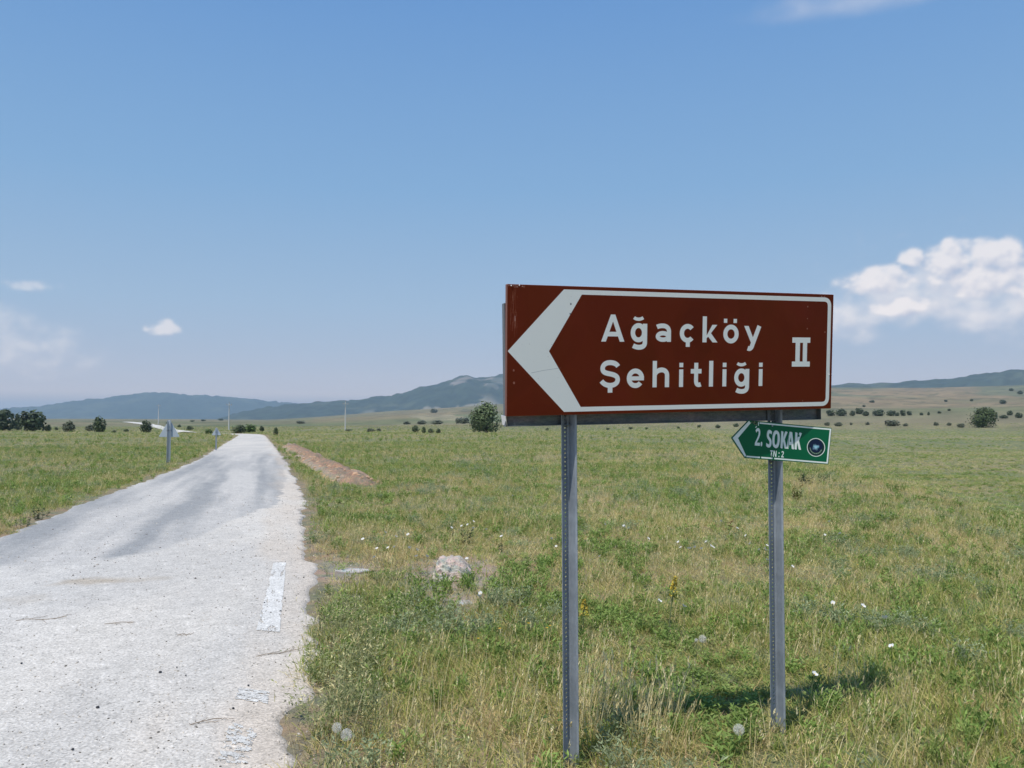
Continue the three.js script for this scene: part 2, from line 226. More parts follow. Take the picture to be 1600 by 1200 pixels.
// worn white dashes of the edge line, a piece of the road each
{
  const paints = [[0.95, 0.935, 0.9], [0.9, 0.885, 0.85], [0.86, 0.845, 0.81]].map((c) => std(c, 0.85, { map: chip, bumpMap: chip, bumpScale: 0.004, side: THREE.DoubleSide }));
  for (const [corners, wear, seed] of [[[[427, 888], [447, 888], [437, 1000], [400, 1000]], 0.28, 1], [[[372, 1093], [421, 1093], [418, 1112], [366, 1112]], 0.4, 2], [[[356, 1150], [405, 1150], [385, 1215], [338, 1215]], 0.52, 3]]) {
    const P = corners.map((p) => ground(...p)), nU = 44, nV = 130, pos = [], uv = [], idx = [], at = new Map();
    const vert = (i, j) => { const k = i * 1000 + j; if (!at.has(k)) { const u = i / nU, v = j / nV, x = mix(mix(P[0].x, P[1].x, u), mix(P[3].x, P[2].x, u), v) , z = mix(mix(P[0].z, P[1].z, u), mix(P[3].z, P[2].z, u), v); at.set(k, pos.length / 3); pos.push(x, roadTop(x, -z) + 0.004, z); uv.push(x / 1.3, z / 1.3); } return at.get(k); };
    for (let i = 0; i < nU; i++) for (let j = 0; j < nV; j++) { const e = Math.min(i, nU - 1 - i, (j) / 2, (nV - 1 - j) / 2), w = fbm(i * 0.12 + seed * 9, j * 0.12, 4) + 0.35 * (vnoise(i * 0.8, j * 0.8 + seed * 30) - 0.5) - 0.16 * (1 - clamp(e / 3)); if (w < wear) continue; const a = vert(i, j), b = vert(i + 1, j), c = vert(i + 1, j + 1), d = vert(i, j + 1); idx.push(a, c, b, a, d, c); }
    const g = new THREE.BufferGeometry(); g.setAttribute('position', new THREE.Float32BufferAttribute(pos, 3)); g.setAttribute('uv', new THREE.Float32BufferAttribute(uv, 2)); g.setIndex(idx); g.computeVertexNormals();
    mesh('edge_line_dash', g, paints[seed - 1], road);
  }
}
// the pale track on the far left, where the road comes out again
{
  const pts = [[290, 676.5], [276, 673.5], [258, 669.5], [238, 665], [222, 662], [200, 659.3]].map((p) => ground(...p)), curve = new THREE.CatmullRomCurve3(pts), pos = [], idx = [], N = 80;
  for (let j = 0; j <= N; j++) { const p = curve.getPoint(j / N), t = curve.getTangent(j / N), w = 1.6 + 0.004 * p.length(); for (const s of [-1, 0, 1]) { const x = p.x - t.z * s * w + (fbm(j * 0.4, s * 3 + 9, 2) - 0.5) * 3, z = p.z + t.x * s * w; pos.push(x, H(x, z) + 0.25 - Math.abs(s) * 0.15, z); } if (j) for (let i = 0; i < 2; i++) { const k = j * 3 + i; idx.push(k - 3, k - 2, k + 1, k - 3, k + 1, k); } }
  const g = new THREE.BufferGeometry(); g.setAttribute('position', new THREE.Float32BufferAttribute(pos, 3)); g.setIndex(idx); g.computeVertexNormals();
  structure(mesh('far_track', g, std([0.62, 0.59, 0.53], 0.95, { side: THREE.DoubleSide })));
}

// ---------------------------------------------------------------- brown direction sign: two plates on two perforated posts
const zinc = dataTex(256, (x, y) => { const v = tnoise(x / 10, y / 10, 25) * 0.5 + tnoise(x / 4 + 5, y / 4, 64) * 0.3 + tnoise(x / 40, y / 40, 6) * 0.5, l = 143 + 36 * (v - 0.6); return [l - 4, l + 4, l + 13]; }, true);
const steel = std([1, 1, 1], 0.55, { metalness: 0.2, map: zinc, bumpMap: grain, bumpScale: 0.0006 });
const steelDull = std([0.3, 0.325, 0.35], 0.6, { metalness: 0.35, map: grain });
function canvas(w, h) { const c = document.createElement('canvas'); c.width = w; c.height = h; return [c, c.getContext('2d')]; }
function canvasTex(c) { const t = new THREE.CanvasTexture(c); t.colorSpace = THREE.SRGBColorSpace; t.anisotropy = 8; return t; }
function speckle(ctx, w, h, n, seed, colours, size) { const r = rng(seed); for (let i = 0; i < n; i++) { ctx.fillStyle = colours[Math.floor(r() * colours.length)]; ctx.beginPath(); ctx.ellipse(r() * w, r() * h, size * (0.3 + r()), size * (0.3 + r()), 0, 0, 7); ctx.fill(); } }
const PW = 1.89, PH = 0.627;
function brownFace() {
  const [c, x] = canvas(2048, 680), k = 2048 / PW / 1000;
  x.fillStyle = '#642510'; x.fillRect(0, 0, 2048, 680);
  const r = rng(8); for (let i = 0; i < 90; i++) { x.fillStyle = `rgba(${r() < 0.5 ? '50,15,8' : '120,50,35'},${0.02 + r() * 0.03})`; x.beginPath(); x.ellipse(r() * 2048, r() * 680, 60 + r() * 200, 30 + r() * 120, r() * 3, 0, 7); x.fill(); }
  x.save(); x.translate(1024, 340); x.scale(k, -k);
  const WHITE = '#e9ebe6'; x.fillStyle = x.strokeStyle = WHITE; x.lineCap = 'butt'; x.lineJoin = 'miter';
  const poly = (p) => { x.beginPath(); p.forEach((q, i) => (i ? x.lineTo(...q) : x.moveTo(...q))); x.closePath(); };
  // chevron and border
  poly([[-943, -3], [-657, 298], [-548, 298], [-732, -3], [-548, -300], [-651, -300]]); x.fill();
  x.lineWidth = 23; x.beginPath(); x.moveTo(-600, 286.5); x.lineTo(882, 286.5); x.quadraticCurveTo(919, 286.5, 919.5, 250); x.lineTo(919.5, -252); x.quadraticCurveTo(919, -288.5, 882, -288.5); x.lineTo(-600, -288.5); x.stroke();
  const st = (w, f) => { x.lineWidth = w; x.beginPath(); f(); x.stroke(); };
  const ell = (cx, cy, rx, ry, a = 0, b = Math.PI * 2, ccw = false) => x.ellipse(cx, cy, rx, ry, 0, a, b, ccw);
  const rect = (a, b, cc, d) => x.fillRect(a, b, cc - a, d - b);
  // first line
  x.beginPath(); [[-456, 46], [-404, 181], [-380, 181], [-328, 46], [-354, 46], [-364, 72], [-420, 72], [-430, 46]].forEach((q, i) => (i ? x.lineTo(...q) : x.moveTo(...q))); x.closePath(); x.moveTo(-411, 95); x.lineTo(-373, 95); x.lineTo(-392, 146); x.closePath(); x.fill('evenodd');
  const g = (ox, oy) => {
    st(25, () => ell(-250 + ox, 92 + oy, 31.5, 36)); st(25, () => { x.moveTo(-213.5 + ox, 138 + oy); x.lineTo(-213.5 + ox, 44 + oy); x.bezierCurveTo(-213.5 + ox, 22 + oy, -232 + ox, 18 + oy, -250 + ox, 18.5 + oy); x.bezierCurveTo(-262 + ox, 19 + oy, -270 + ox, 22 + oy, -280 + ox, 27 + oy); });
    st(17, () => { x.moveTo(-276 + ox, 168 + oy); x.bezierCurveTo(-262 + ox, 157 + oy, -240 + ox, 157 + oy, -224 + ox, 168 + oy); });
  };
  g(0, 0);
  st(24, () => { x.moveTo(-146, 122); x.bezierCurveTo(-125, 132, -77, 136, -76.5, 98); x.lineTo(-76.5, 47); }); st(23, () => ell(-111, 74.5, 30, 16.5));
  st(25, () => ell(32, 92, 33.5, 36, 0.72, Math.PI * 2 - 0.72)); rect(22, 22, 46, 52);
  rect(120, 46, 145, 181); poly([[138, 70], [178, 137], [205, 137], [152, 62]]); x.save(); x.restore(); poly([[140, 74], [178, 138], [208, 138], [160, 82], [140, 62]]); x.fill(); poly([[146, 84], [181, 46], [211, 46], [164, 102]]); x.fill();
  st(25, () => ell(292, 91, 34.5, 37)); rect(247, 149, 268, 171); rect(306, 149, 327, 171);
  poly([[372, 135], [400, 135], [432, 66], [420, 38]]); x.fill(); st(26, () => { x.moveTo(467, 136); x.lineTo(424, 32); x.bezierCurveTo(419, 16, 410, 12, 396, 17); });
  // second line
  st(25, () => { x.moveTo(-361, -78); x.bezierCurveTo(-372, -62, -390, -58.5, -405, -58.5); x.bezierCurveTo(-436, -58.5, -446, -76, -446, -88); x.bezierCurveTo(-446, -108, -428, -111, -405, -115); x.bezierCurveTo(-376, -120, -363, -128, -363, -143); x.bezierCurveTo(-363, -163, -383, -172.5, -404, -172.5); x.bezierCurveTo(-424, -172.5, -440, -165, -452, -150); }); rect(-417, -209, -391, -178);
  st(25, () => ell(-264, -138, 36, 37, 0, 2 * Math.PI - 0.66)); rect(-300, -149, -216, -128);
  rect(-167, -185, -143, -50); st(25, () => { x.moveTo(-155, -122); x.bezierCurveTo(-146, -90, -84, -84, -84, -126); x.lineTo(-84, -185); });
  for (const i of [-2, 256.5, 481]) { rect(i - 12, -185, i + 12, -94); rect(i - 11.5, -83, i + 11.5, -60); }
  st(24, () => { x.moveTo(86, -60); x.lineTo(86, -152); x.bezierCurveTo(86, -172, 96, -179, 115, -172); }); rect(54, -116, 118, -92);
  rect(163, -185, 188, -50);
  g(610.5, -231);
  // column emblem
  rect(679, 48, 797, 77); rect(679, -82, 797, -54); rect(701, -60, 730, 54); rect(749, -60, 777, 54);
  x.restore();
  // wear: a scratched run on the left, a crease on the chevron, specks, chips along the edges
  const at = (mx, my) => [1024 + mx * k, 340 - my * k];
  const R = rng(21);
  for (let i = 0; i < 60; i++) { const [a, b] = at(-918 + (R() - 0.4) * 40, 300 - R() * 190); x.fillStyle = `rgba(225,190,180,${0.04 + R() * 0.12})`; x.fillRect(a, b, 1 + R() * 3, 10 + R() * 60); }
  for (const [mx, my, l] of [[-908, 165, 26], [-906, -30, 14]]) { const [a, b] = at(mx, my); x.fillStyle = 'rgba(235,215,210,0.6)'; x.fillRect(a, b, 3, l); }
  for (const [mx, my, s] of [[-912, -95, 6], [-910, -155, 7], [-620, 228, 6], [-623, 180, 5], [775, 245, 5], [775, 180, 4], [775, 125, 5], [893, 108, 5], [755, -270, 4]]) { const [a, b] = at(mx, my); x.fillStyle = mx > -700 && mx < -600 ? 'rgba(90,95,100,0.7)' : 'rgba(190,150,140,0.55)'; x.beginPath(); x.ellipse(a, b, s * 0.8, s, 0, 0, 7); x.fill(); }
  x.strokeStyle = 'rgba(120,128,135,0.55)'; x.lineWidth = 2; x.beginPath(); x.moveTo(...at(-822, -108)); x.lineTo(...at(-760, -96)); x.lineTo(...at(-668, -84)); x.stroke();
  for (let i = 0; i < 40; i++) { const [a, b] = at(-945 + R() * 90, 311 - R() * R() * 12); x.fillStyle = `rgba(235,225,220,${R() * 0.5})`; x.fillRect(a, b, 2 + R() * 7, 2 + R() * 4); }
  for (let i = 0; i < 14; i++) { const [a, b] = at(850 + R() * 40, 308 - R() * 10); x.fillStyle = `rgba(210,200,205,${R() * 0.6})`; x.fillRect(a, b, 2 + R() * 5, 2 + R() * 4); }
  speckle(x, 2048, 680, 260, 3, ['rgba(30,10,5,0.25)', 'rgba(220,200,190,0.12)', 'rgba(90,60,50,0.2)'], 1.8);
  return canvasTex(c);
}
const ROT = new THREE.Euler(0.08947, 0.3341, 0.02485, 'YXZ');
const postAt = [V(0.293, 0, -4.015), V(1.442, 0, -4.432)];
{
  const c = V(0.868, EYE + 0.3544, -4.1), base = V(0.86, 0, -4.2);
  const s = thing('direction_sign', 'large brown road sign with white chevron arrow and lettering on two steel posts', 'road sign');
  s.position.copy(base);
  const edge = std([0.2, 0.075, 0.05], 0.5);
  const front = new THREE.Group();
  front.position.copy(c).sub(base); front.rotation.copy(ROT);
  // plate with its folded rim, face towards +z
  const face = new THREE.MeshPhysicalMaterial({ color: 0xffffff, roughness: 0.38, specularIntensity: 0.2, map: brownFace() });
  const plate = mesh('sign_panel', new RoundedBoxGeometry(PW, PH, 0.026, 2, 0.004), edge, s);
  plate.position.copy(front.position).add(V(0, 0, -0.0135).applyEuler(ROT)); plate.rotation.copy(ROT);
  const print = mesh('printed_face', new THREE.PlaneGeometry(PW - 0.004, PH - 0.004), face, plate); print.position.z = 0.0155;
  const rivet = new THREE.SphereGeometry(0.0035, 10, 6), bright = std([0.8, 0.8, 0.8], 0.3, { metalness: 0.6 });
  for (const [a, b] of [[0.926, -0.125], [-0.925, 0.306], [-0.884, 0.308]]) { const m = mesh('rivet', rivet, bright, plate); m.position.set(a, b, 0.016); }
  // rear plate: its grey back looks at us, folded rim along every edge
  const rear = mesh('rear_panel', mergeGeometries([new THREE.BoxGeometry(1.87, 0.6, 0.003)].map((g) => g.toNonIndexed())), steelDull, s);
  rear.position.copy(front.position).add(V(0.012, -0.078, -0.125).applyEuler(ROT)); rear.rotation.copy(new THREE.Euler(0.02, 0.336, 0.019, 'YXZ'));
  for (const [w, h, x, y] of [[1.87, 0.003, 0, 0.2985], [1.87, 0.003, 0, -0.2985], [0.003, 0.594, 0.9335, 0], [0.003, 0.594, -0.9335, 0]]) { const m = mesh('folded_rim', new THREE.BoxGeometry(w, h, 0.03), steelDull, rear); m.position.set(x, y, 0.0165); }
  for (const y of [0.16, -0.2]) { const m = mesh('stiffener', new THREE.BoxGeometry(1.8, 0.035, 0.018), steelDull, rear); m.position.set(0, y, 0.0105); }
  const tab = mesh('bent_tab', new THREE.BoxGeometry(0.004, 0.05, 0.03), bright, rear); tab.position.set(-0.938, -0.27, 0.02); tab.rotation.set(0.2, 0.5, 0.25);
  // posts: open hat channels whose left lip carries a row of holes
  postAt.forEach((p, n) => {
    const g = new THREE.Group(); g.name = 'post'; s.add(g);
    const y0 = H(p.x, p.z) - 0.35, y1 = 2.08, L = y1 - y0, th = 0.0035;
    g.position.set(p.x - base.x, y0, p.z - base.z); g.rotation.set(0, n ? -0.36 : -0.12, n ? -0.004 : 0.003);
    const sec = (pts) => { const out = [], inn = []; pts.forEach((q, i) => { const a = pts[Math.max(0, i - 1)], b = pts[Math.min(pts.length - 1, i + 1)], l = Math.hypot(b[0] - a[0], b[1] - a[1]), nx = -(b[1] - a[1]) / l * th / 2, ny = (b[0] - a[0]) / l * th / 2; out.push([q[0] + nx, q[1] + ny]); inn.unshift([q[0] - nx, q[1] - ny]); }); const sh = new THREE.Shape([...out, ...inn].map(([a, b]) => new THREE.Vector2(a, b))); const e = new THREE.ExtrudeGeometry(sh, { depth: L, bevelEnabled: false }); e.rotateX(-Math.PI / 2); return e; };
    // section in x (across) and -z (away): rotateX turns shape y into -z
    mesh('channel', sec([[-0.0145, 0.02], [-0.003, 0.0205], [0.028, -0.021], [0.037, -0.0235]]), steel, g);
    const wide = 0.0505, lip = new THREE.Shape([[0, 0], [wide, 0], [wide, L], [0, L]].map(([a, b]) => new THREE.Vector2(a, b)));
    for (let y = 0.5; y < L - 0.05; y += 0.021) { const h = new THREE.Path(); h.absellipse(0.033, y, 0.0085, 0.0048, 0, Math.PI * 2); lip.holes.push(h); }
    const lg = new THREE.ExtrudeGeometry(lip, { depth: th, bevelEnabled: false, curveSegments: 6 }); lg.translate(0, 0, -th); lg.rotateY(1.107); lg.translate(-0.037, 0, 0.0255); mesh('perforated_flange', lg, steel, g);
    const rust = mesh('bolt', new THREE.CylinderGeometry(0.006, 0.006, 0.05, 6).rotateX(Math.PI / 2), steel, g); rust.position.set(0.004, L - 0.42, 0.0);
  });
}
// small green street plate on the right-hand post
{
  const s = thing('street_sign', 'small tilted green arrow plate with white lettering and a round emblem on the right post', 'street sign');
  s.position.set(1.45, 1.49, -4.385); s.rotation.set(0, 15.4 * Math.PI / 180, -4.5 * Math.PI / 180, 'YXZ');
  const outline = [[-293, -6], [-191, 98], [305, 94], [297, -109], [-201, -108]].map(([a, b]) => new THREE.Vector2(a / 1000, b / 1000));
  const bend = (g) => { const p = g.attributes.position; for (let i = 0; i < p.count; i++) { const x = p.getX(i); p.setZ(i, p.getZ(i) + 0.035 * Math.max(0, (x - 0.02) / 0.28) ** 2 + 0.008 * Math.max(0, (-x - 0.1) / 0.2) ** 2); } g.computeVertexNormals(); return g; };
  const [c, x] = canvas(1240, 440), k = 2000;
  x.fillStyle = '#06623f'; x.fillRect(0, 0, 1240, 440);
  x.save(); x.translate(620, 220); x.scale(2, -2);
  x.strokeStyle = x.fillStyle = '#e8efe9'; x.lineWidth = 8;
  const poly = (p) => { x.beginPath(); p.forEach((q, i) => (i ? x.lineTo(...q) : x.moveTo(...q))); x.closePath(); x.fill(); };
  poly([[-284, -6], [-188, 94], [-176, 83], [-250, -4], [-194, -94], [-201, -101]]);
  const line = (p) => { x.beginPath(); p.forEach((q, i) => (i ? x.lineTo(...q) : x.moveTo(...q))); x.stroke(); };
  line([[-122, 87], [299, 85], [290, -100], [-20, -98]]); line([[-30, -98], [-100, -98]]); line([[-108, -98], [-192, -98]]);
  x.lineWidth = 5; line([[-130, 92], [-128, 72]]); line([[-138, 68], [-146, 60]]);
  const put = (str, x0, y0, w, h, sk = 0) => { x.save(); x.transform(1, 0, sk, 1, 0, 0); x.translate(x0, y0); x.font = 'bold 100px sans-serif'; const m = x.measureText(str).width; x.scale(w / m, -h / 72); x.fillText(str, 0, 0); x.restore(); };
  put('2', -147, -36, 36, 95); put('.', -112, -36, 17, 110); x.fillStyle = '#c9d5d0'; put('SOKAK', -78, -38, 214, 93); x.fillStyle = '#e8efe9'; put('SOKAK', -74, -40, 214, 92); x.fillStyle = '#06623f'; x.fillRect(118, 30, 9, 12); x.fillRect(62, -36, 2, 60); x.fillStyle = '#e8efe9';
  put('TN : 2', -48, -89, 87, 34);
  // emblem: white ring, dark blue disc with a pale patch and lighter marks round it
  x.beginPath(); x.ellipse(224, -20, 51, 51, 0, 0, 7); x.fill(); x.fillStyle = '#1b3531'; x.beginPath(); x.ellipse(224, -20, 47, 47, 0, 0, 7); x.fill();
  x.fillStyle = '#14233f'; x.beginPath(); x.ellipse(224, -12, 37, 36, 0, 0, 7); x.fill();
  const R = rng(4); for (let i = 0; i < 26; i++) { const a = Math.PI + 0.2 + i / 26 * 2.7; x.fillStyle = i % 3 ? '#5f7d6c' : '#8fa08a'; x.beginPath(); x.ellipse(224 + Math.cos(a) * 33, -20 + Math.sin(a) * 34, 3, 3, 0, 0, 7); x.fill(); }
  for (let i = 0; i < 40; i++) { const r = R() * R() * 24, a = R() * 7; x.fillStyle = `rgba(${120 + R() * 60},${180 + R() * 40},${200 + R() * 30},0.3)`; x.beginPath(); x.ellipse(222 + Math.cos(a) * r, -18 + Math.sin(a) * r * 0.8, 4 + R() * 6, 3 + R() * 4, R() * 3, 0, 7); x.fill(); }
  x.restore();
  // paint scraped off at the top-left corner
  for (let i = 0; i < 24; i++) { x.fillStyle = ['#3d4a2c', '#15553c', '#6a7256', '#20382a'][i % 4]; x.beginPath(); x.ellipse(620 + (-172 + R() * 42) * 2, 220 - (98 - R() * 22) * 2, 4 + R() * 8, 4 + R() * 9, R() * 3, 0, 7); x.fill(); }
  speckle(x, 1240, 440, 200, 9, ['rgba(0,30,15,0.2)', 'rgba(200,220,210,0.12)'], 1.6);
  const green = std([0.012, 0.1, 0.055], 0.45), nX = 60, nY = 16;
  // a bent sheet of the plate's outline; the printed face lies 1.5 mm in front of the metal plate
  const sheet = (z0, grow) => { const pos = [], uvs = [], idx = [];
  const left = (y) => { const tip = -6 / 1000, t = y > tip ? (y - tip) / 0.104 : (tip - y) / 0.102; return y > tip ? mix(-0.2905, -0.1895, t) : mix(-0.2905, -0.199, t); };
  for (let j = 0; j <= nY; j++) for (let i = 0; i <= nX; i++) { const t = j / nY, yl = mix(-0.1065, 0.0965, t), xl = left(clamp(yl, -0.1075, 0.0975)), xr = mix(0.2955, 0.3035, t), yr = mix(-0.1075, 0.0925, t), u = i / nX, X = mix(xl, xr, u), Y = mix(yl, yr, u); pos.push(X * grow, Y * grow, z0); uvs.push((X + 0.31) / 0.62, (Y + 0.11) / 0.22); if (i && j) { const q = j * (nX + 1) + i; idx.push(q - nX - 2, q - nX - 1, q, q - nX - 2, q, q - 1); } }
  const fg = new THREE.BufferGeometry(); fg.setAttribute('position', new THREE.Float32BufferAttribute(pos, 3)); fg.setAttribute('uv', new THREE.Float32BufferAttribute(uvs, 2)); fg.setIndex(idx);
  return bend(fg); };
  const front = sheet(-0.001, 1.008), back = sheet(-0.004, 1.008), rim = new THREE.BufferGeometry();
  { const A = front.attributes.position, Bk = back.attributes.position, loop = []; for (let i = 0; i < nX; i++) loop.push(i); for (let j = 0; j < nY; j++) loop.push(j * (nX + 1) + nX); for (let i = nX; i > 0; i--) loop.push(nY * (nX + 1) + i); for (let j = nY; j > 0; j--) loop.push(j * (nX + 1)); const q = []; loop.forEach((a, n) => { const b = loop[(n + 1) % loop.length], P = (g, i) => [g.getX(i), g.getY(i), g.getZ(i)]; q.push(...P(A, a), ...P(Bk, a), ...P(Bk, b), ...P(A, a), ...P(Bk, b), ...P(A, b)); }); rim.setAttribute('position', new THREE.Float32BufferAttribute(q, 3)); rim.computeVertexNormals(); }
  for (const g of [front, back]) g.deleteAttribute('uv');
  green.side = THREE.DoubleSide;
  mesh('plate', mergeGeometries([front.toNonIndexed(), back.toNonIndexed(), rim]), green, s);
  mesh('printed_face', sheet(0.0006, 1), new THREE.MeshPhysicalMaterial({ color: 0xffffff, roughness: 0.4, specularIntensity: 0.4, map: canvasTex(c) }), s);
  const bolt = new THREE.CylinderGeometry(0.005, 0.005, 0.004, 6); bolt.rotateX(Math.PI / 2);
  for (const [a, b] of [[-0.045, 0.078], [-0.04, -0.082]]) { const m = mesh('bolt', bolt, steel, s); m.position.set(a, b, 0.0035); }
}

// ---------------------------------------------------------------- warning signs seen from behind, utility poles
function warningSign(px, baseY, topY, widthPx, label) {
  const p = ground(px, baseY), d = -p.z, k = d / F, hgt = (baseY - topY) * k, w = widthPx * k, s = thing('warning_sign', label, 'road sign');
  s.position.copy(p); s.rotation.y = 0.12;
  const th = w * 0.866, sh = new THREE.Shape(), r = w * 0.06, A = [[-w / 2, hgt - th], [w / 2, hgt - th], [0, hgt]];
  A.forEach((q, i) => { const a = A[(i + 2) % 3], b = A[(i + 1) % 3], to = (m) => { const l = Math.hypot(m[0] - q[0], m[1] - q[1]); return [q[0] + (m[0] - q[0]) / l * r, q[1] + (m[1] - q[1]) / l * r]; }; const s0 = to(a), s1 = to(b); i ? sh.lineTo(...s0) : sh.moveTo(...s0); sh.quadraticCurveTo(...q, ...s1); }); sh.closePath();
  const g = new THREE.ExtrudeGeometry(sh, { depth: w * 0.02, bevelEnabled: true, bevelSize: w * 0.008, bevelThickness: w * 0.008, bevelSegments: 1 }); g.translate(0, 0, -w * 0.07);
  mesh('triangle_plate', g, std([0.46, 0.52, 0.58], 0.6, { metalness: 0.1 }), s);
  const pw = w * 0.16, sec = new THREE.Shape([[-pw / 2, -pw * 0.35], [-pw / 2 + 0.006, -pw * 0.35], [-pw / 2 + 0.006, pw * 0.3], [pw / 2 - 0.006, pw * 0.3], [pw / 2 - 0.006, -pw * 0.35], [pw / 2, -pw * 0.35], [pw / 2, pw * 0.35], [-pw / 2, pw * 0.35]].map(([a, b]) => new THREE.Vector2(a, b)));
  const pg = new THREE.ExtrudeGeometry(sec, { depth: hgt * 0.985 + 0.3, bevelEnabled: false }); pg.rotateX(-Math.PI / 2); pg.translate(0, -0.3, 0); mesh('post', pg, std([0.5, 0.53, 0.55], 0.6, { metalness: 0.2 }), s);
  mesh('clamp', new THREE.BoxGeometry(w * 0.24, w * 0.06, w * 0.03), steel, s).position.set(0, hgt - th * 0.62, -w * 0.03);
}
warningSign(263, 724, 656, 31, 'grey back of the nearer triangular warning sign on the left roadside');
warningSign(337.5, 704, 668, 14, 'grey back of the farther, smaller triangular sign near where the road crests');
function pole(px, baseY, topY, label) {
  const p = ground(px, baseY), k = -p.z / F, h = (baseY - topY) * k, s = thing('utility_pole', label, 'utility pole'); s.position.copy(p);
  const conc = std([0.62, 0.61, 0.58], 0.85); const g = new THREE.CylinderGeometry(h * 0.014, h * 0.026, h + 1, 8); g.translate(0, h / 2 - 0.5, 0); mesh('shaft', g, conc, s);
  s.rotation.y = 0.5; mesh('crossarm', new THREE.BoxGeometry(h * 0.2, h * 0.018, h * 0.022), conc, s).position.set(0, h * 0.93, h * 0.02);
  for (const x of [-0.085, 0, 0.085]) { const c = new THREE.CylinderGeometry(h * 0.008, h * 0.011, h * 0.035, 6); mesh('insulator', c, std([0.3, 0.22, 0.18], 0.4), s).position.set(x * h, h * (x ? 0.955 : 1.015), x ? h * 0.02 : 0); }
}
pole(539.5, 673, 628, 'white concrete utility pole in the field before the wooded hill');
pole(357.5, 672, 630, 'pale utility pole just left of the road crest');
pole(247.5, 663, 632, 'faint thin utility pole beside the pale far track');

// ---------------------------------------------------------------- trees and bushes
const leafMat = new THREE.MeshPhysicalMaterial({ color: 0xffffff, vertexColors: true, roughness: 0.9, side: THREE.DoubleSide, transmission: 0.3, thickness: 0 });
const bark = std([0.11, 0.085, 0.06], 0.9);
function crownGeo(seed, lobes, n, size, tone, skirt = 0) {      // in a box 1 wide and 1 high standing on y = 0
  const r = rng(seed), pos = [], nor = [], col = [], L = []; for (let i = 0; i < lobes; i++) { const a = r() * 7, q = Math.sqrt(r()) * 0.3, y = 0.2 + r() * 0.56; L.push([Math.cos(a) * q * (y > 0.65 ? 0.6 : 1), y, Math.sin(a) * q * (y > 0.65 ? 0.6 : 1), 0.13 + r() * 0.13, 0.75 + r() * 0.5]); }
  L.push([0, 0.47, 0, 0.43, 1], [0, 0.45, 0, 0.4, 1.1], [0.08, 0.3, 0.05, 0.36, 0.85], [-0.1, 0.28, -0.05, 0.32, 0.9]);
  const c = V(), u = V(), w = V(), nn = V();
  for (let i = 0; i < n; i++) {
    const l = L[Math.floor(r() * L.length)], y = r() * 2 - 1, a = r() * 7, s = Math.sqrt(1 - y * y), rad = l[3] * (0.7 + 0.3 * Math.sqrt(r()) + (r() < 0.16 ? 0.26 * r() : 0));
    c.set(l[0] + Math.cos(a) * s * rad, l[1] + y * rad * 1.05, l[2] + Math.sin(a) * s * rad); if (c.y < skirt) c.y = skirt + r() * 0.1;
    nn.set(Math.cos(a) * s, y + 0.25, Math.sin(a) * s).normalize(); u.set(r() - 0.5, r() - 0.5, r() - 0.5).cross(nn).normalize(); w.crossVectors(nn, u).addScaledVector(nn, (r() - 0.5) * 1.6).normalize();
    const z = size * (0.6 + r() * 0.8), t = (0.72 + r() * 0.56) * l[4];
    const q = [[-1, -0.5], [0.2, -0.8], [1, 0.3], [-0.3, 0.9]].map(([e, f]) => c.clone().addScaledVector(u, e * z * 0.5).addScaledVector(w, f * z * 0.5)); const fn = V().crossVectors(u, w);
    for (const k of [0, 1, 2, 0, 2, 3]) { pos.push(q[k].x, q[k].y, q[k].z); nor.push(fn.x, fn.y, fn.z); col.push(tone[0] * t, tone[1] * t, tone[2] * t); }
  }
  const g = new THREE.BufferGeometry(); g.setAttribute('position', new THREE.Float32BufferAttribute(pos, 3)); g.setAttribute('normal', new THREE.Float32BufferAttribute(nor, 3)); g.setAttribute('color', new THREE.Float32BufferAttribute(col, 3)); return g;
}
function trunkGeo(seed, top) { const r = rng(seed), parts = []; const t = new THREE.CylinderGeometry(0.022, 0.045, top, 7); t.translate(0, top / 2, 0); parts.push(t); for (let i = 0; i < 5; i++) { const g = new THREE.CylinderGeometry(0.007, 0.018, 0.35, 5); g.translate(0, 0.17, 0); g.rotateZ(0.4 + r() * 0.5); g.rotateY(i * 1.3 + r()); g.translate(0, top * 0.75, 0); parts.push(g); } return mergeGeometries(parts); }
const KINDS = { dark: [0.06, 0.09, 0.034], mid: [0.08, 0.115, 0.04], grey: [0.12, 0.14, 0.08], bright: [0.11, 0.18, 0.04] };
const CROWN = {}, TRUNK = [trunkGeo(1, 0.4), trunkGeo(2, 0.5)];
for (const k in KINDS) CROWN[k] = [0, 1, 2].map((i) => crownGeo(i * 17 + 5, 7, 760, 0.115, KINDS[k], 0.03));
CROWN.big = [crownGeo(91, 12, 3400, 0.055, [0.12, 0.165, 0.065], 0.07)];
CROWN.round = [crownGeo(191, 10, 3000, 0.055, [0.08, 0.12, 0.035], 0.04)];
const treeR = rng(99);
function tree(px, py, w, h, kind, name, label, category, group, parts = true) {
  const p = ground(px, py), k = p.length() / Math.hypot(F, px - 800, py - HOR), W = w * k, Hh = h * k, i = Math.floor(treeR() * 9), crown = CROWN[kind][i % CROWN[kind].length];
  let o;
  if (parts) { o = thing(name, label, category, group); mesh('trunk', TRUNK[i % 2], bark, o); mesh('crown', crown, leafMat, o); } else { o = tag(mesh(name, crown, leafMat), label, category, group); }
  o.position.set(p.x, p.y - Hh * 0.02, p.z); o.rotation.y = treeR() * 6.3; o.scale.set(W * 1.1, Hh * 1.08, W * 1.1); return o;
}
tree(6, 673, 44, 35, 'dark', 'tree', 'dark green tree cut by the left edge of the picture', 'tree');
tree(52, 674, 40, 37, 'dark', 'tree', 'broad dark tree, rightmost of the dark group at the far left', 'tree');
tree(28, 672, 14, 27, 'dark', 'tree', 'narrow pointed tree between the two broad dark trees at the left', 'tree');
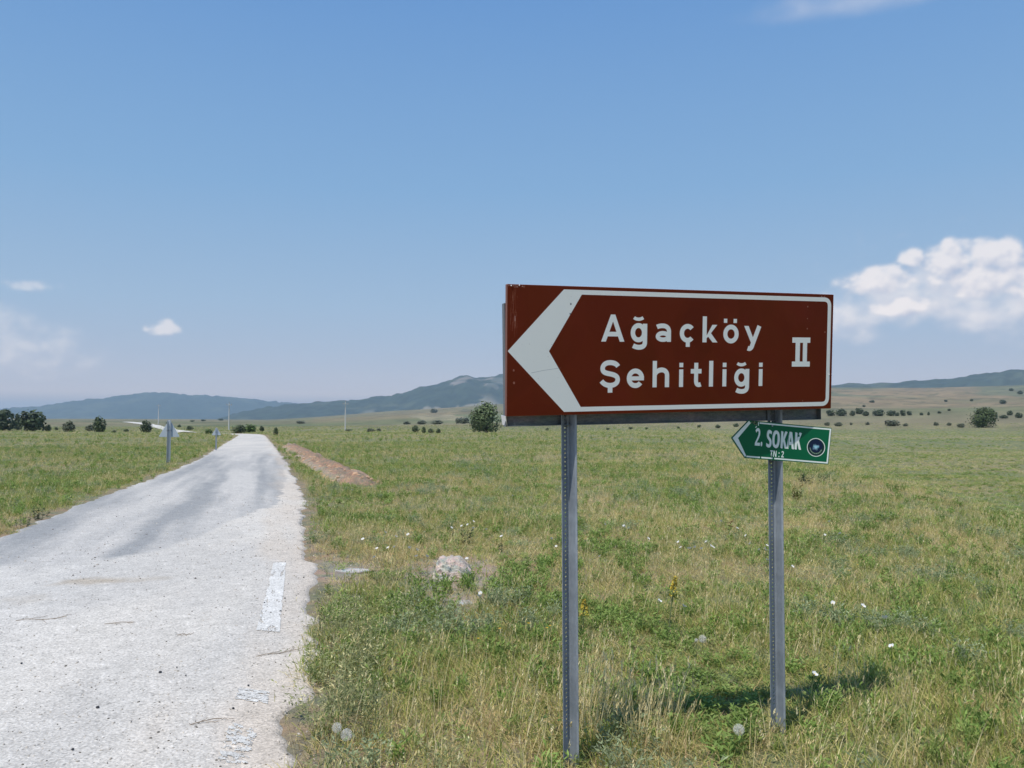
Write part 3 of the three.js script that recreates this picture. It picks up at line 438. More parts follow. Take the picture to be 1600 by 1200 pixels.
tree(107, 675, 20, 18, 'grey', 'bush', 'grey-green bush right of the dark tree group', 'bush');
tree(155, 675, 20, 25, 'mid', 'bush', 'upright green bush with a smaller low bush at its left foot', 'bush');
tree(140, 674, 15, 11, 'grey', 'bush', 'low bush at the left foot of the upright green bush', 'bush');
tree(228, 676, 18, 20, 'dark', 'bush', 'rounded dark bush in front of the pale far track', 'bush');
tree(372, 677, 24, 14, 'mid', 'bush', 'low green bush at the road crest, left of two', 'bush');
tree(391, 676, 22, 15, 'bright', 'bush', 'bright green bush standing where the road goes over the crest', 'bush');
tree(326, 678, 14, 9, 'bright', 'bush', 'bright small bush just left of the farther triangular sign', 'bush');
tree(431, 680, 9, 13, 'mid', 'bush', 'small upright bush on the right shoulder near the road crest', 'bush');
tree(409, 674, 8, 9, 'dark', 'bush', 'small dark bush just past the right end of the crest', 'bush');
tree(760, 677, 54, 48, 'big', 'round_tree', 'large round green tree standing left of the brown sign', 'tree');
tree(1535, 668, 42, 35, 'round', 'round_tree', 'large rounded dark bush-like tree alone at the right', 'tree');
tree(1395, 666, 24, 11, 'grey', 'bush', 'wide low grey-green bush left of the lone rounded tree', 'bush');
tree(649, 676, 12, 12, 'mid', 'bush', 'largest and leftmost of four small bushes in the middle field', 'bush');
for (const [x, w, h] of [[662, 8, 11], [673, 10, 8], [684.5, 9, 8]]) tree(x, 677, w, h, 'mid', 'bush', 'small bush right of the largest in the row of four in the middle field', 'bush', 'row of small bushes in the middle field');
for (const [x, y, w, h] of [[470, 662, 16, 5], [636, 663, 14, 5], [659, 663, 16, 7], [683, 663, 22, 7], [722, 662, 26, 11], [678, 645, 12, 7], [580, 675, 14, 6], [592, 674, 9, 5], [545, 674, 12, 4]]) tree(x, y, w, h, 'grey', 'shrub', 'small shrub scattered in the far middle fields below the wooded hill', 'shrub', 'shrubs in the far middle fields', false);
for (const [x, y, w, h] of [[75, 674, 10, 11], [88, 672, 6, 5], [178, 676, 8, 4], [197, 675, 9, 5], [297, 672, 11, 7], [280, 668, 6, 5], [262, 663, 8, 4], [300, 659, 8, 3], [318, 658, 8, 3], [345, 657, 9, 3]]) tree(x, y, w, h, 'mid', 'shrub', 'small shrub dotted over the grass plain left of the road', 'shrub', 'shrubs on the left plain', false);
for (const [x, y, w, h] of [[855, 673, 6, 5], [950, 672, 6, 4], [985, 671, 8, 5], [1010, 671, 5, 4], [1060, 670, 5, 4], [1092, 668, 7, 5], [1122, 669, 9, 6], [1150, 667, 9, 6]]) tree(x, y, w, h, 'mid', 'shrub', 'tiny shrub seen between the sign posts under the brown sign', 'shrub', 'shrubs between the sign posts', false);
for (const [x, y, w, h] of [[1298, 650, 15, 11], [1314, 650, 19, 12], [1332, 650, 9, 9], [1343, 647, 15, 10], [1353, 650, 11, 8], [1372, 650, 21, 11], [1392, 650, 15, 10], [1402, 650, 7, 6], [1411, 650, 10, 11], [1421, 649, 9, 8]]) tree(x, y, w, h, 'dark', 'bush', 'dark bush in the long row at the foot of the right-hand hill', 'bush', 'row of dark bushes at the foot of the right-hand hill', false);
for (const [x, y, w, h] of [[1440, 649, 6, 5], [1451, 649, 4, 6], [1468, 646, 6, 4], [1483, 642, 6, 4], [1567, 631, 12, 7], [1578, 649, 9, 8], [1592, 653, 11, 9], [1594, 616, 9, 6], [1580, 611, 7, 5], [1478, 628, 6, 4], [1518, 627, 6, 4], [1362, 629, 9, 4], [1350, 636, 6, 4], [1568, 654, 14, 6]]) tree(x, y, w, h, 'dark', 'shrub', 'small dark shrub dotted over the brown slope at the right', 'shrub', 'shrubs on the brown right-hand slope', false);
for (const [x, y, w, h] of [[1310, 666, 13, 7], [1292, 665, 10, 6], [1355, 664, 7, 5], [1415, 666, 8, 5], [1463, 665, 8, 6], [1483, 665, 8, 5], [1501, 668, 13, 7], [1330, 664, 5, 4]]) tree(x, y, w, h, 'grey', 'shrub', 'low grey-green shrub along the far edge of the right-hand field', 'shrub', 'low shrubs along the far edge of the right-hand field', false);

// ---------------------------------------------------------------- dug earth along the trench, soil heap, stones, twigs
const earthMat = std([1, 1, 1], 0.95, { vertexColors: true, map: grain, bumpMap: grain, bumpScale: 0.03 });
function mound(name, label, category, pts, width, height, seed, tone, n = 90, rough = 1) {
  const o = thing(name, label, category), P = pts.map((p) => ground(...p)), base = P[0].clone(); o.position.copy(base);
  const curve = new THREE.CatmullRomCurve3(P), pos = [], col = [], uv = [], idx = [], M = 26;
  for (let j = 0; j <= n; j++) { const t = j / n, p = curve.getPoint(t), g = curve.getTangent(t), end = smooth(0, 0.06, t) * (1 - smooth(0.93, 1, t)); for (let i = 0; i <= M; i++) {
    const s = i / M * 2 - 1, w = width * (0.75 + 0.5 * fbm(t * 14 + seed, seed, 2)) * (0.5 + 0.5 * end), l = Math.hypot(g.x, g.z), x = p.x - g.z / l * s * w, z = p.z + g.x / l * s * w;
    const lump = fbm(x * 2.2 + seed, z * 2.2, 4), y = H(x, z) - 0.04 + height * end * Math.pow(Math.max(0, 1 - s * s), 0.8) * mix(0.9, 0.35 + 1.25 * lump, rough) + (fbm(x * 9, z * 9, 2) - 0.5) * height * 0.35 * (1 - s * s);
    pos.push(x - base.x, y - base.y, z - base.z); uv.push(x / 1.4, z / 1.4 + y); const c = mix3(tone, mix3([0.56, 0.45, 0.34], [0.27, 0.17, 0.105], vnoise(x * 3, z * 3)), 0.6 * smooth(0.3, 0.7, fbm(x * 1.7 + 8, z * 1.7 + s, 3))); const toe = smooth(0.35, 0.8, -s + (fbm(x * 2, z * 2, 2) - 0.5)) * 0.7; col.push(...mix3(c, [0.5, 0.41, 0.31], toe).map((v) => v * 1.35));
    if (i && j) { const k = j * (M + 1) + i; idx.push(k - M - 2, k - M - 1, k, k - M - 2, k, k - 1); } } }
  const g = new THREE.BufferGeometry(); g.setAttribute('position', new THREE.Float32BufferAttribute(pos, 3)); g.setAttribute('uv', new THREE.Float32BufferAttribute(uv, 2)); g.setAttribute('color', new THREE.Float32BufferAttribute(col, 3)); g.setIndex(idx); g.computeVertexNormals();
  const m = earthMat; mesh('heaped_soil', g, new THREE.MeshStandardMaterial({ ...{ color: 0xffffff, roughness: 0.95, vertexColors: true, map: grain, bumpMap: grain, bumpScale: 0.03, side: THREE.DoubleSide } }), o);
  // clods
  const r = rng(seed), parts = []; for (let i = 0; i < n * 2; i++) { const t = 0.04 + r() * 0.92, p = curve.getPoint(t), q = curve.getTangent(t), s = (r() * 2 - 1) * 1.05, x = p.x - q.z * s * width, z = p.z + q.x * s * width, k = height * (0.08 + r() * r() * 0.3) * mix(0.45, 1, rough); const c = new THREE.IcosahedronGeometry(k, 0); const a = c.attributes.position; for (let v = 0; v < a.count; v++) { const f = 0.75 + 0.5 * vnoise(a.getX(v) / k * 2 + i, a.getY(v) / k * 2 + a.getZ(v) / k); a.setXYZ(v, a.getX(v) * f, a.getY(v) * f * 0.8, a.getZ(v) * f); } c.computeVertexNormals(); c.translate(x - base.x, H(x, z) + height * 0.75 * Math.max(0, 1 - s * s) - base.y, z - base.z); c.deleteAttribute('uv'); parts.push(c); }
  const cl = mesh('clods', mergeGeometries(parts), std(tone.map((v) => v * 1.2), 0.95), o); cl.userData.kind = 'stuff';
  return o;
}
mound('earth_bank', 'long ridge of freshly dug reddish earth beside the right edge of the road', 'earth bank', [[566, 760], [536, 744], [512, 732], [492, 721], [474, 711], [462, 704], [450, 697]], 0.68, 0.23, 5, [0.44, 0.285, 0.18], 90, 1.6);
{
  const o = thing('soil_heap', 'small pale beige heap of hard soil in the meadow left of the left post', 'soil heap'), p = ground(705, 904), r = rng(19); o.position.copy(p);
  const lump = (k, sx, sy, sz, seed, rough) => { const g = new THREE.IcosahedronGeometry(1, k), a = g.attributes.position; for (let i = 0; i < a.count; i++) { const x = a.getX(i), y = a.getY(i), z = a.getZ(i), f = 0.8 + 0.4 * fbm(x * 1.6 + seed + y * 0.8, z * 1.6 + seed + y, 3) + rough * (fbm(x * 6 + y * 5 + seed, z * 6 - y * 4, 3) - 0.5); a.setXYZ(i, x * f * sx, y * f * sy, z * f * sz); } g.computeVertexNormals(); return g; };
  const m = std([1, 0.89, 0.77], 0.95, { map: grain, bumpMap: grain, bumpScale: 0.012 });
  mesh('heaped_soil', lump(14, 0.21, 0.23, 0.18, 3, 0.3), m, o);
  for (let i = 0; i < 9; i++) { const a = r() * 6.3, q = 0.17 + r() * 0.1, c = mesh('clod', lump(3, 0.035, 0.03, 0.035, i * 3, 0.2), m, o); c.position.set(Math.cos(a) * q, 0.01, Math.sin(a) * q); c.scale.setScalar(0.5 + r() * 0.8); }
}
{
  const p = ground(1505, 601.5), k = p.length() / F, o = thing('farmhouse', 'tiny white building far off below the right-hand ridge', 'building'); o.position.copy(p); o.rotation.y = 0.2;
  const w = 8 * k, h = 2.2 * k; mesh('wall', new THREE.BoxGeometry(w, h * 1.4, w * 0.5), std([0.75, 0.73, 0.7], 0.9), o).position.y = h * 0.5;
  const sh = new THREE.Shape([[-w * 0.28, 0], [w * 0.28, 0], [0, h * 0.5]].map(([a, b]) => new THREE.Vector2(a, b))), rg = new THREE.ExtrudeGeometry(sh, { depth: w * 1.04, bevelEnabled: false }); rg.rotateY(Math.PI / 2); rg.translate(-w * 0.52, h * 1.2, 0); mesh('roof', rg, std([0.62, 0.55, 0.5], 0.9), o);
}
const stoneMat = std([1, 0.97, 0.92], 0.9, { map: grain, bumpMap: grain, bumpScale: 0.01 });
function stoneGeo(seed, flat) { const g = new THREE.IcosahedronGeometry(1, 2), a = g.attributes.position; for (let i = 0; i < a.count; i++) { const x = a.getX(i), y = a.getY(i), z = a.getZ(i), f = 0.72 + 0.55 * fbm(x * 1.3 + seed + y, z * 1.3 + y * 0.7 + seed, 3); a.setXYZ(i, x * f, y * f * flat, z * f); } g.computeVertexNormals(); return g; }
{
  const p = ground(548, 893), o = tag(mesh('flat_stone', stoneGeo(3, 0.16), stoneMat), 'flat pale stone slab in the grass close to the road edge', 'stone'); o.position.copy(p); o.position.y += 0.008; o.scale.set(0.2, 0.12, 0.1); o.rotation.y = 0.1;
  const q = ground(724, 944), o2 = tag(mesh('flat_stone', stoneGeo(6, 0.3), stoneMat), 'small pale stone lying in dry grass below the soil heap', 'stone'); o2.position.copy(q); o2.position.y += 0.008; o2.scale.setScalar(0.08);
  const dark = std([0.045, 0.045, 0.05], 0.85), geos = [stoneGeo(1, 0.7), stoneGeo(9, 0.6), stoneGeo(14, 0.7)];
  [[152, 1128, 6], [250, 1070, 6], [33, 1054, 4], [113, 1197, 5], [364, 1128, 5], [388, 1090, 4], [438, 967, 4], [423, 971, 3], [445, 945, 3], [413, 955, 3], [276, 1062, 3], [290, 1075, 3]].forEach(([x, y, s], i) => { const g = ground(x, y), o = tag(mesh('pebble', geos[i % 3], dark), 'small dark pebble lying loose on the pale road surface', 'pebble', 'dark pebbles on the road'); o.position.set(g.x, roadTop(g.x, -g.z) + 0.006, g.z); o.scale.setScalar(s * 0.00034 * -g.z); o.rotation.y = i; });
  const twigMat = std([0.3, 0.24, 0.18], 0.9);
  const twig = (x, y, len, ang, label, seed) => { const g = ground(x, y), r = rng(seed), parts = []; const o = tag(mesh('twig', new THREE.BufferGeometry(), twigMat), label, 'twig'); const br = (p, a, l, w, dep) => { const pts = [V(p[0], w, p[1])]; let q = p; for (let i = 1; i <= 4; i++) { a += (r() - 0.5) * 0.5; q = [q[0] + Math.cos(a) * l / 4, q[1] + Math.sin(a) * l / 4]; pts.push(V(q[0], w + r() * 0.012, q[1])); if (dep && r() < 0.7) br(q, a + (r() < 0.5 ? 0.7 : -0.7), l * 0.4, w * 0.6, dep - 1); } parts.push(new THREE.TubeGeometry(new THREE.CatmullRomCurve3(pts), 10, w, 5)); }; br([-len / 2, 0], ang, len, 0.0024, 1); o.geometry = mergeGeometries(parts); o.position.set(g.x, roadTop(g.x, -g.z), g.z); };
  twig(185, 990, 0.22, -0.5, 'forked dry twig lying in the middle of the near road', 3);
  twig(60, 985, 0.36, -0.35, 'long thin dry twig on the road at the left', 5);
  twig(435, 1037, 0.3, -0.3, 'dry grass stem lying on the road between the two white dashes', 8);
  twig(320, 1155, 0.16, -0.5, 'pale dry stalk on the road at the bottom of the picture', 11);
  twig(286, 1008, 0.09, 0.2, 'short dry twig right of the forked one', 15);
}
// loose gravel thrown to the road's right side
{
  const r = rng(61), g = new THREE.IcosahedronGeometry(1, 0), N = 7500, m = new THREE.InstancedMesh(g, std([0.47, 0.44, 0.4], 0.9), N), q = new THREE.Object3D(), c = new THREE.Color(); m.name = 'loose_gravel'; scene.add(m); m.castShadow = m.receiveShadow = true;
  for (let i = 0; i < N; i++) { const d = 3.2 + 14 * Math.pow(r(), 1.7), u = Math.pow(r(), i % 3 ? 2.6 : 1.2), x = mix(xR(d) + 0.45, xL(d), u * 0.9), s = 0.002 + 0.006 * r() * r() * (d > 8 ? 1.5 : 1); q.position.set(x, (x > xR(d) ? H(x, -d) : roadTop(x, d)) + s * 0.2, -d); q.rotation.set(r() * 6, r() * 6, r() * 6); q.scale.set(s * (0.7 + r()), s * 0.7, s * (0.7 + r())); q.updateMatrix(); m.setMatrixAt(i, q.matrix); const t = r() < 0.25 ? 0.35 : 0.8 + r() * 0.5; m.setColorAt(i, c.setRGB(t, t * 0.97, t * 0.92)); }
  m.userData.kind = 'stuff'; tag(m, 'fine loose gravel scattered along the right side of the road', 'gravel');
}

// ---------------------------------------------------------------- meadow
const bladeMat = new THREE.MeshPhysicalMaterial({ color: 0xffffff, vertexColors: true, roughness: 0.8, specularIntensity: 0.25, side: THREE.DoubleSide, transmission: 0.3, thickness: 0 });
const strawMat = new THREE.MeshPhysicalMaterial({ color: 0xffffff, vertexColors: true, roughness: 0.8, specularIntensity: 0.25, side: THREE.DoubleSide, transmission: 0.15, thickness: 0 });
class Soup {
  constructor() { this.p = []; this.c = []; }
  tri(a, b, c, k) { this.p.push(a.x, a.y, a.z, b.x, b.y, b.z, c.x, c.y, c.z); for (let i = 0; i < 3; i++) this.c.push(...k); }
  blade(base, dir, len, w, bend, k, segs = 3) { let p = base.clone(), d = dir.clone().normalize(), side = V(d.z, 0, -d.x); if (side.lengthSq() < 1e-4) side.set(1, 0, 0); side.normalize().applyAxisAngle(V(0, 1, 0), bend * 3); let a = p.clone().addScaledVector(side, -w / 2), b = p.clone().addScaledVector(side, w / 2); for (let i = 1; i <= segs; i++) { d.y -= bend * i * 0.35; d.normalize(); p = p.clone().addScaledVector(d, len / segs); if (i === segs) { this.tri(a, b, p, k); break; } const ww = w * (1 - (i / segs) ** 1.5 * 0.75) / 2, e = p.clone().addScaledVector(side, -ww), f = p.clone().addScaledVector(side, ww); this.tri(a, b, f, k); this.tri(a, f, e, k); a = e; b = f; } return p; }
  leaf(c, u, w, k) { const v = V().crossVectors(u, w); this.tri(c.clone().sub(u), c.clone().add(w), c.clone().add(u), k); this.tri(c.clone().sub(u), c.clone().add(u), c.clone().sub(w), k); }
  build() { const g = new THREE.BufferGeometry(); g.setAttribute('position', new THREE.Float32BufferAttribute(this.p, 3)); g.setAttribute('color', new THREE.Float32BufferAttribute(this.c, 3)); g.computeVertexNormals(); return g; }
}
function tuftGeo(seed, n, h, spread, w, tones, lean = 0.5) { const r = rng(seed), s = new Soup(); for (let i = 0; i < n; i++) { const a = r() * 6.283, q = Math.sqrt(r()) * spread, l = lean * (0.3 + r()), t = tones[Math.floor(r() * tones.length)], k = 0.8 + r() * 0.4; s.blade(V(Math.cos(a) * q, -0.02, Math.sin(a) * q), V(Math.cos(a + (r() - 0.5) * 3) * l, 1, Math.sin(a + (r() - 0.5) * 3) * l), h * (0.4 + 0.65 * r()), w * (0.7 + r() * 0.7), 0.15 + r() * 0.8, t.map((v) => v * k)); } return s.build(); }
function strawGeo(seed, n, h) { const r = rng(seed), s = new Soup(), T = [[0.5, 0.42, 0.24], [0.42, 0.36, 0.19], [0.56, 0.5, 0.33]]; for (let i = 0; i < n; i++) { const a = r() * 6.283, q = r() * 0.07, l = 0.1 + r() * 0.35, t = T[Math.floor(r() * 3)]; const p = s.blade(V(Math.cos(a) * q, -0.02, Math.sin(a) * q), V(Math.cos(a) * l, 1, Math.sin(a) * l), h * (0.6 + 0.5 * r()), 0.003, 0.05 + r() * 0.25, t, 4); if (r() < 0.65) for (let j = 0; j < 5; j++) s.blade(p.clone().add(V((r() - 0.5) * 0.006, -j * 0.007, (r() - 0.5) * 0.006)), V(r() - 0.5, 1.2, r() - 0.5), 0.022, 0.005, 0.3, t.map((v) => v * 1.1), 2); } return s.build(); }
function herbGeo(seed, n, h, leafLen, tone, tip) { const r = rng(seed), s = new Soup(); for (let i = 0; i < n; i++) { const a = r() * 6.283, l = 0.3 + r() * 0.7, hh = h * (0.5 + 0.5 * r()), p0 = V(Math.cos(a) * 0.04 * r(), -0.02, Math.sin(a) * 0.04 * r()), top = V(Math.cos(a) * hh * l * 0.7, hh, Math.sin(a) * hh * l * 0.7); s.blade(p0, top.clone().sub(p0), hh * 1.05, 0.003, 0.03, tone.map((v) => v * 1.2), 2); for (let j = 0; j < 9; j++) { const f = 0.2 + 0.8 * r(), c = p0.clone().lerp(top, f).add(V((r() - 0.5) * 0.03, 0, (r() - 0.5) * 0.03)), u = V(r() - 0.5, r() * 0.6, r() - 0.5).normalize().multiplyScalar(leafLen * (0.6 + r() * 0.7)), w = V(r() - 0.5, r() - 0.2, r() - 0.5).cross(u).normalize().multiplyScalar(leafLen * 0.28); const k = 0.8 + r() * 0.45, t = tip && f > 0.78 && r() < 0.5 ? tip : tone; s.leaf(c.add(u), u, w, t.map((v) => v * k)); } } return s.build(); }
const G1 = [[0.2, 0.27, 0.06], [0.26, 0.3, 0.08], [0.32, 0.32, 0.115], [0.165, 0.24, 0.06], [0.4, 0.36, 0.17]], G2 = [[0.47, 0.38, 0.19], [0.38, 0.34, 0.15], [0.56, 0.46, 0.28], [0.28, 0.29, 0.12], [0.42, 0.3, 0.19]], G3 = [[0.22, 0.27, 0.14], [0.26, 0.3, 0.18], [0.32, 0.34, 0.22]];
const SPEC = {
  green_grass: { geos: [tuftGeo(1, 16, 0.2, 0.07, 0.0048, G1, 0.55), tuftGeo(2, 18, 0.16, 0.08, 0.0045, G1, 0.8)], mat: bladeMat, label: 'green meadow grass growing all over the field right of the road', cat: 'grass', list: [[], []] },
  dry_grass: { geos: [tuftGeo(3, 15, 0.2, 0.07, 0.0042, G2, 0.6), tuftGeo(4, 16, 0.15, 0.09, 0.0042, G2, 0.9)], mat: strawMat, label: 'half dry yellowish grass mixed through the meadow', cat: 'grass', list: [[], []] },
  straw_stalks: { geos: [strawGeo(5, 6, 0.34), strawGeo(6, 5, 0.27)], mat: strawMat, label: 'thin straw-coloured stalks with seed heads above the grass', cat: 'grass', list: [[], []] },
  grey_herb: { geos: [herbGeo(7, 9, 0.2, 0.016, [0.23, 0.275, 0.17]), tuftGeo(8, 16, 0.2, 0.08, 0.0045, G3, 0.5)], mat: bladeMat, label: 'grey-green herb clumps scattered in the meadow', cat: 'herb', list: [[], []] },
  green_weed: { geos: [herbGeo(9, 8, 0.15, 0.022, [0.19, 0.275, 0.08]), herbGeo(10, 7, 0.11, 0.018, [0.24, 0.3, 0.105])], mat: bladeMat, label: 'low leafy green weeds between the grasses', cat: 'weed', list: [[], []] },
  roadside_weed: { geos: [herbGeo(11, 10, 0.24, 0.012, [0.28, 0.31, 0.16], [0.62, 0.58, 0.34])], mat: bladeMat, label: 'bushy weeds with pale yellowish tips along the road edge', cat: 'weed', list: [[]] },
};
{
  const r = rng(2024), HALF = 39 * Math.PI / 180;
  const ends = SPEC;
  const add = (name, x, z, s, sy, tint) => { const L = SPEC[name].list; L[Math.floor(r() * L.length)].push([x, z, s, sy, tint, r() * 6.283, (r() - 0.5) * 0.25]); };
  const bare = (x, z) => { for (const [p, rad, k] of spots) { const q = Math.hypot(x - p.x, (z - p.z) * 0.6) / rad; if (q < 1.1 && r() < k * (1.25 - q)) return true; } return false; };
  const bank = [[566, 760], [512, 732], [474, 711], [450, 697]].map((p) => ground(...p));
  const nearBank = (x, z) => { for (let i = 1; i < bank.length; i++) { const a = bank[i - 1], b = bank[i], ux = b.x - a.x, uz = b.z - a.z, t = clamp(((x - a.x) * ux + (z - a.z) * uz) / (ux * ux + uz * uz)); if (Math.hypot(x - a.x - ux * t, z - a.z - uz * t) < 0.3 + 0.45 * fbm(x * 1.3, z * 1.3, 2)) return r() < 0.86; } return false; };
  const mownAt = (x, d) => smooth(0, 2.5, x - (6.6 + (d - 10) * 0.22)) * smooth(3, 9, d);
  function band(r0, r1, density, scale) {
    const n = Math.round(density * HALF * (r1 * r1 - r0 * r0));
    for (let i = 0; i < n; i++) {
      const q = Math.sqrt(r0 * r0 + r() * (r1 * r1 - r0 * r0)), a = (r() * 2 - 1) * HALF, x = Math.sin(a) * q, d = Math.cos(a) * q, z = -d, e = Math.max(xL(d) - x, x - xR(d)) + (fbm(d * 1.1 + (x > xR(d) - 1 ? 0 : 50), 7, 3) - 0.5) * 0.55;
      if (e < 0.05 || (e < 0.5 && r() > 0.25 + e * 1.4)) continue;
      if (bare(x, z) || (d > 15 && d < 60 && nearBank(x, z))) continue;
      const w = clamp(dry(x, z) + 0.3 * smooth(-5, 0, x - (6.6 + (d - 10) * 0.22)) * (1 - mownAt(x, d)) - 0.2 * mownAt(x, d) - 0.17 * (1 - smooth(6, 9, q)) - 0.12 * smooth(0.5, 3, x) * (1 - smooth(5, 7, q))), patch = fbm(x * 0.9 + 60, z * 0.9, 3), patch2 = fbm(x * 1.6 + 5, z * 1.6 + 90, 3), mown = mownAt(x, d), tall = (0.5 + 0.75 * fbm(x * 0.8 + 20, z * 0.8, 2)) * (1 - 0.6 * mown) * (1 - 0.35 * smooth(60, 200, q)), k = r();
      const tint = mix(0.9, 1.25, r()) * (1.12 + 0.25 * patch);
      if (patch2 > 0.68 && k < 0.35) add('grey_herb', x, z, scale * (0.8 + r() * 0.5), tall * scale, tint);
      else if (patch < 0.34 && k < 0.3) add('green_weed', x, z, scale * (0.8 + r() * 0.6), tall * scale, tint);
      else if (k < 0.03 + 0.1 * w) add('straw_stalks', x, z, scale * (0.8 + r() * 0.5), tall * scale * 1.05, tint);
      else if (r() < 0.07 + 0.74 * w) add('dry_grass', x, z, scale * (0.8 + r() * 0.5), tall * scale, tint);
      else if (k > 0.88) add('green_weed', x, z, scale * (0.7 + r() * 0.5), tall * scale, tint);
      else add('green_grass', x, z, scale * (0.8 + r() * 0.5), tall * scale, tint);
    }
  }
  band(1.6, 7.5, 330, 0.95); band(7.5, 15, 175, 0.98); band(15, 32, 70, 1.08); band(32, 75, 17, 1.45); band(75, 190, 1.9, 2.4); band(190, 430, 0.32, 4.2);
  // clumps at the road's edge
  for (let i = 0; i < 170; i++) { const d = 3 + 22 * Math.pow(r(), 1.6), cl = fbm(d * 0.8, 3, 2); if (r() > (cl - 0.25) * 2.2) continue; const x = xR(d) + 0.16 + Math.pow(r(), 1.5) * 0.7; add('roadside_weed', x, -d, 0.7 + r() * 0.7, 0.6 + r() * 0.55, 0.85 + r() * 0.4); }
  for (let i = 0; i < 34; i++) { const p = ground(486 + r() * 105, 975 + r() * 190); add('roadside_weed', p.x, p.z, 0.9 + r() * 0.6, 0.8 + r() * 0.6, 0.9 + r() * 0.3); }
  // taller dry clumps that stand in front of the sign's shadow
  for (let i = 0; i < 260; i++) { const p = ground(893 + r() * 172, 1108 + r() * 75); add(r() < 0.5 ? 'dry_grass' : r() < 0.5 ? 'green_grass' : 'straw_stalks', p.x, p.z, 0.9 + r() * 0.4, 0.9 + r() * 0.6, 1.2 + r() * 0.3); }
  for (let i = 0; i < 26; i++) { const p = ground(862 + r() * 62, 1172 + r() * 14); add(r() < 0.6 ? 'green_grass' : 'dry_grass', p.x, p.z, 0.8 + r() * 0.3, 0.6 + r() * 0.3, 1.15); }
  const q = new THREE.Object3D(), c = new THREE.Color();
  let total = 0;
  for (const name in SPEC) { const S = SPEC[name]; S.geos.forEach((g, v) => { const L = S.list[v]; total += L.length; const m = new THREE.InstancedMesh(g, S.mat, L.length); m.name = numbered(name); m.castShadow = m.receiveShadow = true; L.forEach(([x, z, s, sy, t, ry, tilt], i) => { q.position.set(x, H(x, z), z); q.rotation.set(tilt, ry, tilt * 0.6); q.scale.set(s, sy, s); q.updateMatrix(); m.setMatrixAt(i, q.matrix); m.setColorAt(i, c.setRGB(t * 1.02, t, t * 0.89)); }); m.userData.kind = 'stuff'; tag(m, (v ? 'shorter ' : '') + S.label, S.cat); scene.add(m); }); }
  console.log('tufts', total);
}

// ---------------------------------------------------------------- flowers and single plants
const stemMat = std([0.16, 0.2, 0.08], 0.8, { side: THREE.DoubleSide }), petalMat = new THREE.MeshPhysicalMaterial({ color: new THREE.Color().setRGB(0.8, 0.8, 0.78), roughness: 0.8, side: THREE.DoubleSide, transmission: 0.2, thickness: 0 });
const yellowMat = std([0.6, 0.4, 0.03], 0.8, { side: THREE.DoubleSide }), weedMat = std([0.05, 0.085, 0.04], 0.85, { side: THREE.DoubleSide });
function stemGeo(h, w, bend) { return new THREE.TubeGeometry(new THREE.CatmullRomCurve3([V(0, -0.03, 0), V(bend * 0.2, h * 0.5, bend * 0.1), V(bend, h, bend * 0.4)]), 6, w, 5); }
{ // small white flowers: a shallow five-lobed funnel on a thin stem
  const pg = new THREE.BufferGeometry(), pos = [0, -0.006, 0], idx = []; for (let i = 0; i < 20; i++) { const a = i / 20 * 6.283, rr = 0.0145 * (0.86 + 0.14 * Math.abs(Math.sin(a * 2.5))); pos.push(Math.cos(a) * rr, 0.005 + 0.002 * Math.sin(a * 5), Math.sin(a) * rr); idx.push(0, 1 + (i + 1) % 20, 1 + i); }
  pg.setAttribute('position', new THREE.Float32BufferAttribute(pos, 3)); pg.setIndex(idx); pg.computeVertexNormals();
  const eye = new THREE.SphereGeometry(0.003, 6, 4), r = rng(71), sg = stemGeo(0.15, 0.0012, 0.02), place = (x, y) => (y > 960 ? (x < 1000 ? 'in the near meadow left of the left post' : x < 1215 ? 'in the near meadow between the posts' : 'in the grass right of the right post') : x < 570 ? 'by the road edge' : x < 680 && y > 850 ? 'in the loose group left of the soil heap' : x < 810 ? 'around the dark weeds right of the soil heap' : x < 880 ? 'just left of the left post' : x < 1020 ? 'just right of the left post' : x < 1120 ? 'in the dense cluster midway between the posts' : x < 1215 ? 'in the cluster just left of the right post' : 'in the grass right of the right post');
  const first = thing('white_flower', '', 'flower', 'flowers'); mesh('stem', sg, stemMat, first); const pet = mesh('petals', pg, petalMat, first); pet.position.set(0.02, 0.153, 0.008); pet.rotation.set(0.5, 0, -0.2); mesh('flower_eye', eye, yellowMat, first).position.set(0.02, 0.152, 0.008);
  const at = [[1060, 872], [1066, 876], [1073, 880], [1082, 885], [1090, 884], [1101, 882], [1106, 873], [1108, 880], [1112, 878], [1167, 864], [1195, 873], [1197, 882], [1190, 884], [1199, 887], [974, 845], [979, 848], [985, 847], [944, 842], [588, 879], [600, 857], [616, 858], [607, 877], [619, 879], [641, 886], [651, 889], [655, 893], [722, 842], [731, 842], [741, 845], [737, 838], [761, 848], [702, 850], [784, 858], [864, 867], [867, 877], [637, 862], [566, 869], [668, 901], [589, 902], [1026, 980], [1069, 988], [1199, 899], [1127, 836], [1149, 842], [1175, 878], [940, 889], [1010, 869], [748, 968], [754, 968], [1235, 917], [1298, 979], [1343, 990], [1395, 1043], [1266, 1101], [1317, 860], [1300, 838], [727, 893], [803, 790], [549, 781], [709, 735], [1287, 856], [1391, 1014]];
  at.forEach(([x, y], i) => { const o = i ? first.clone() : first; if (i) { o.name = numbered('white_flower'); scene.add(o); } o.userData.label = 'small white flower ' + place(x, y); o.userData.group = 'white flowers ' + place(x, y); const p = ground(x, y + 8 * 9 / Math.max(4, 1256 * 1.6 / (y - HOR))); o.position.copy(p); o.rotation.y = r() * 6.3; const s = 1.05 + r() * 0.5; o.scale.set(s, 1.3 + r() * 0.5, s); });
}
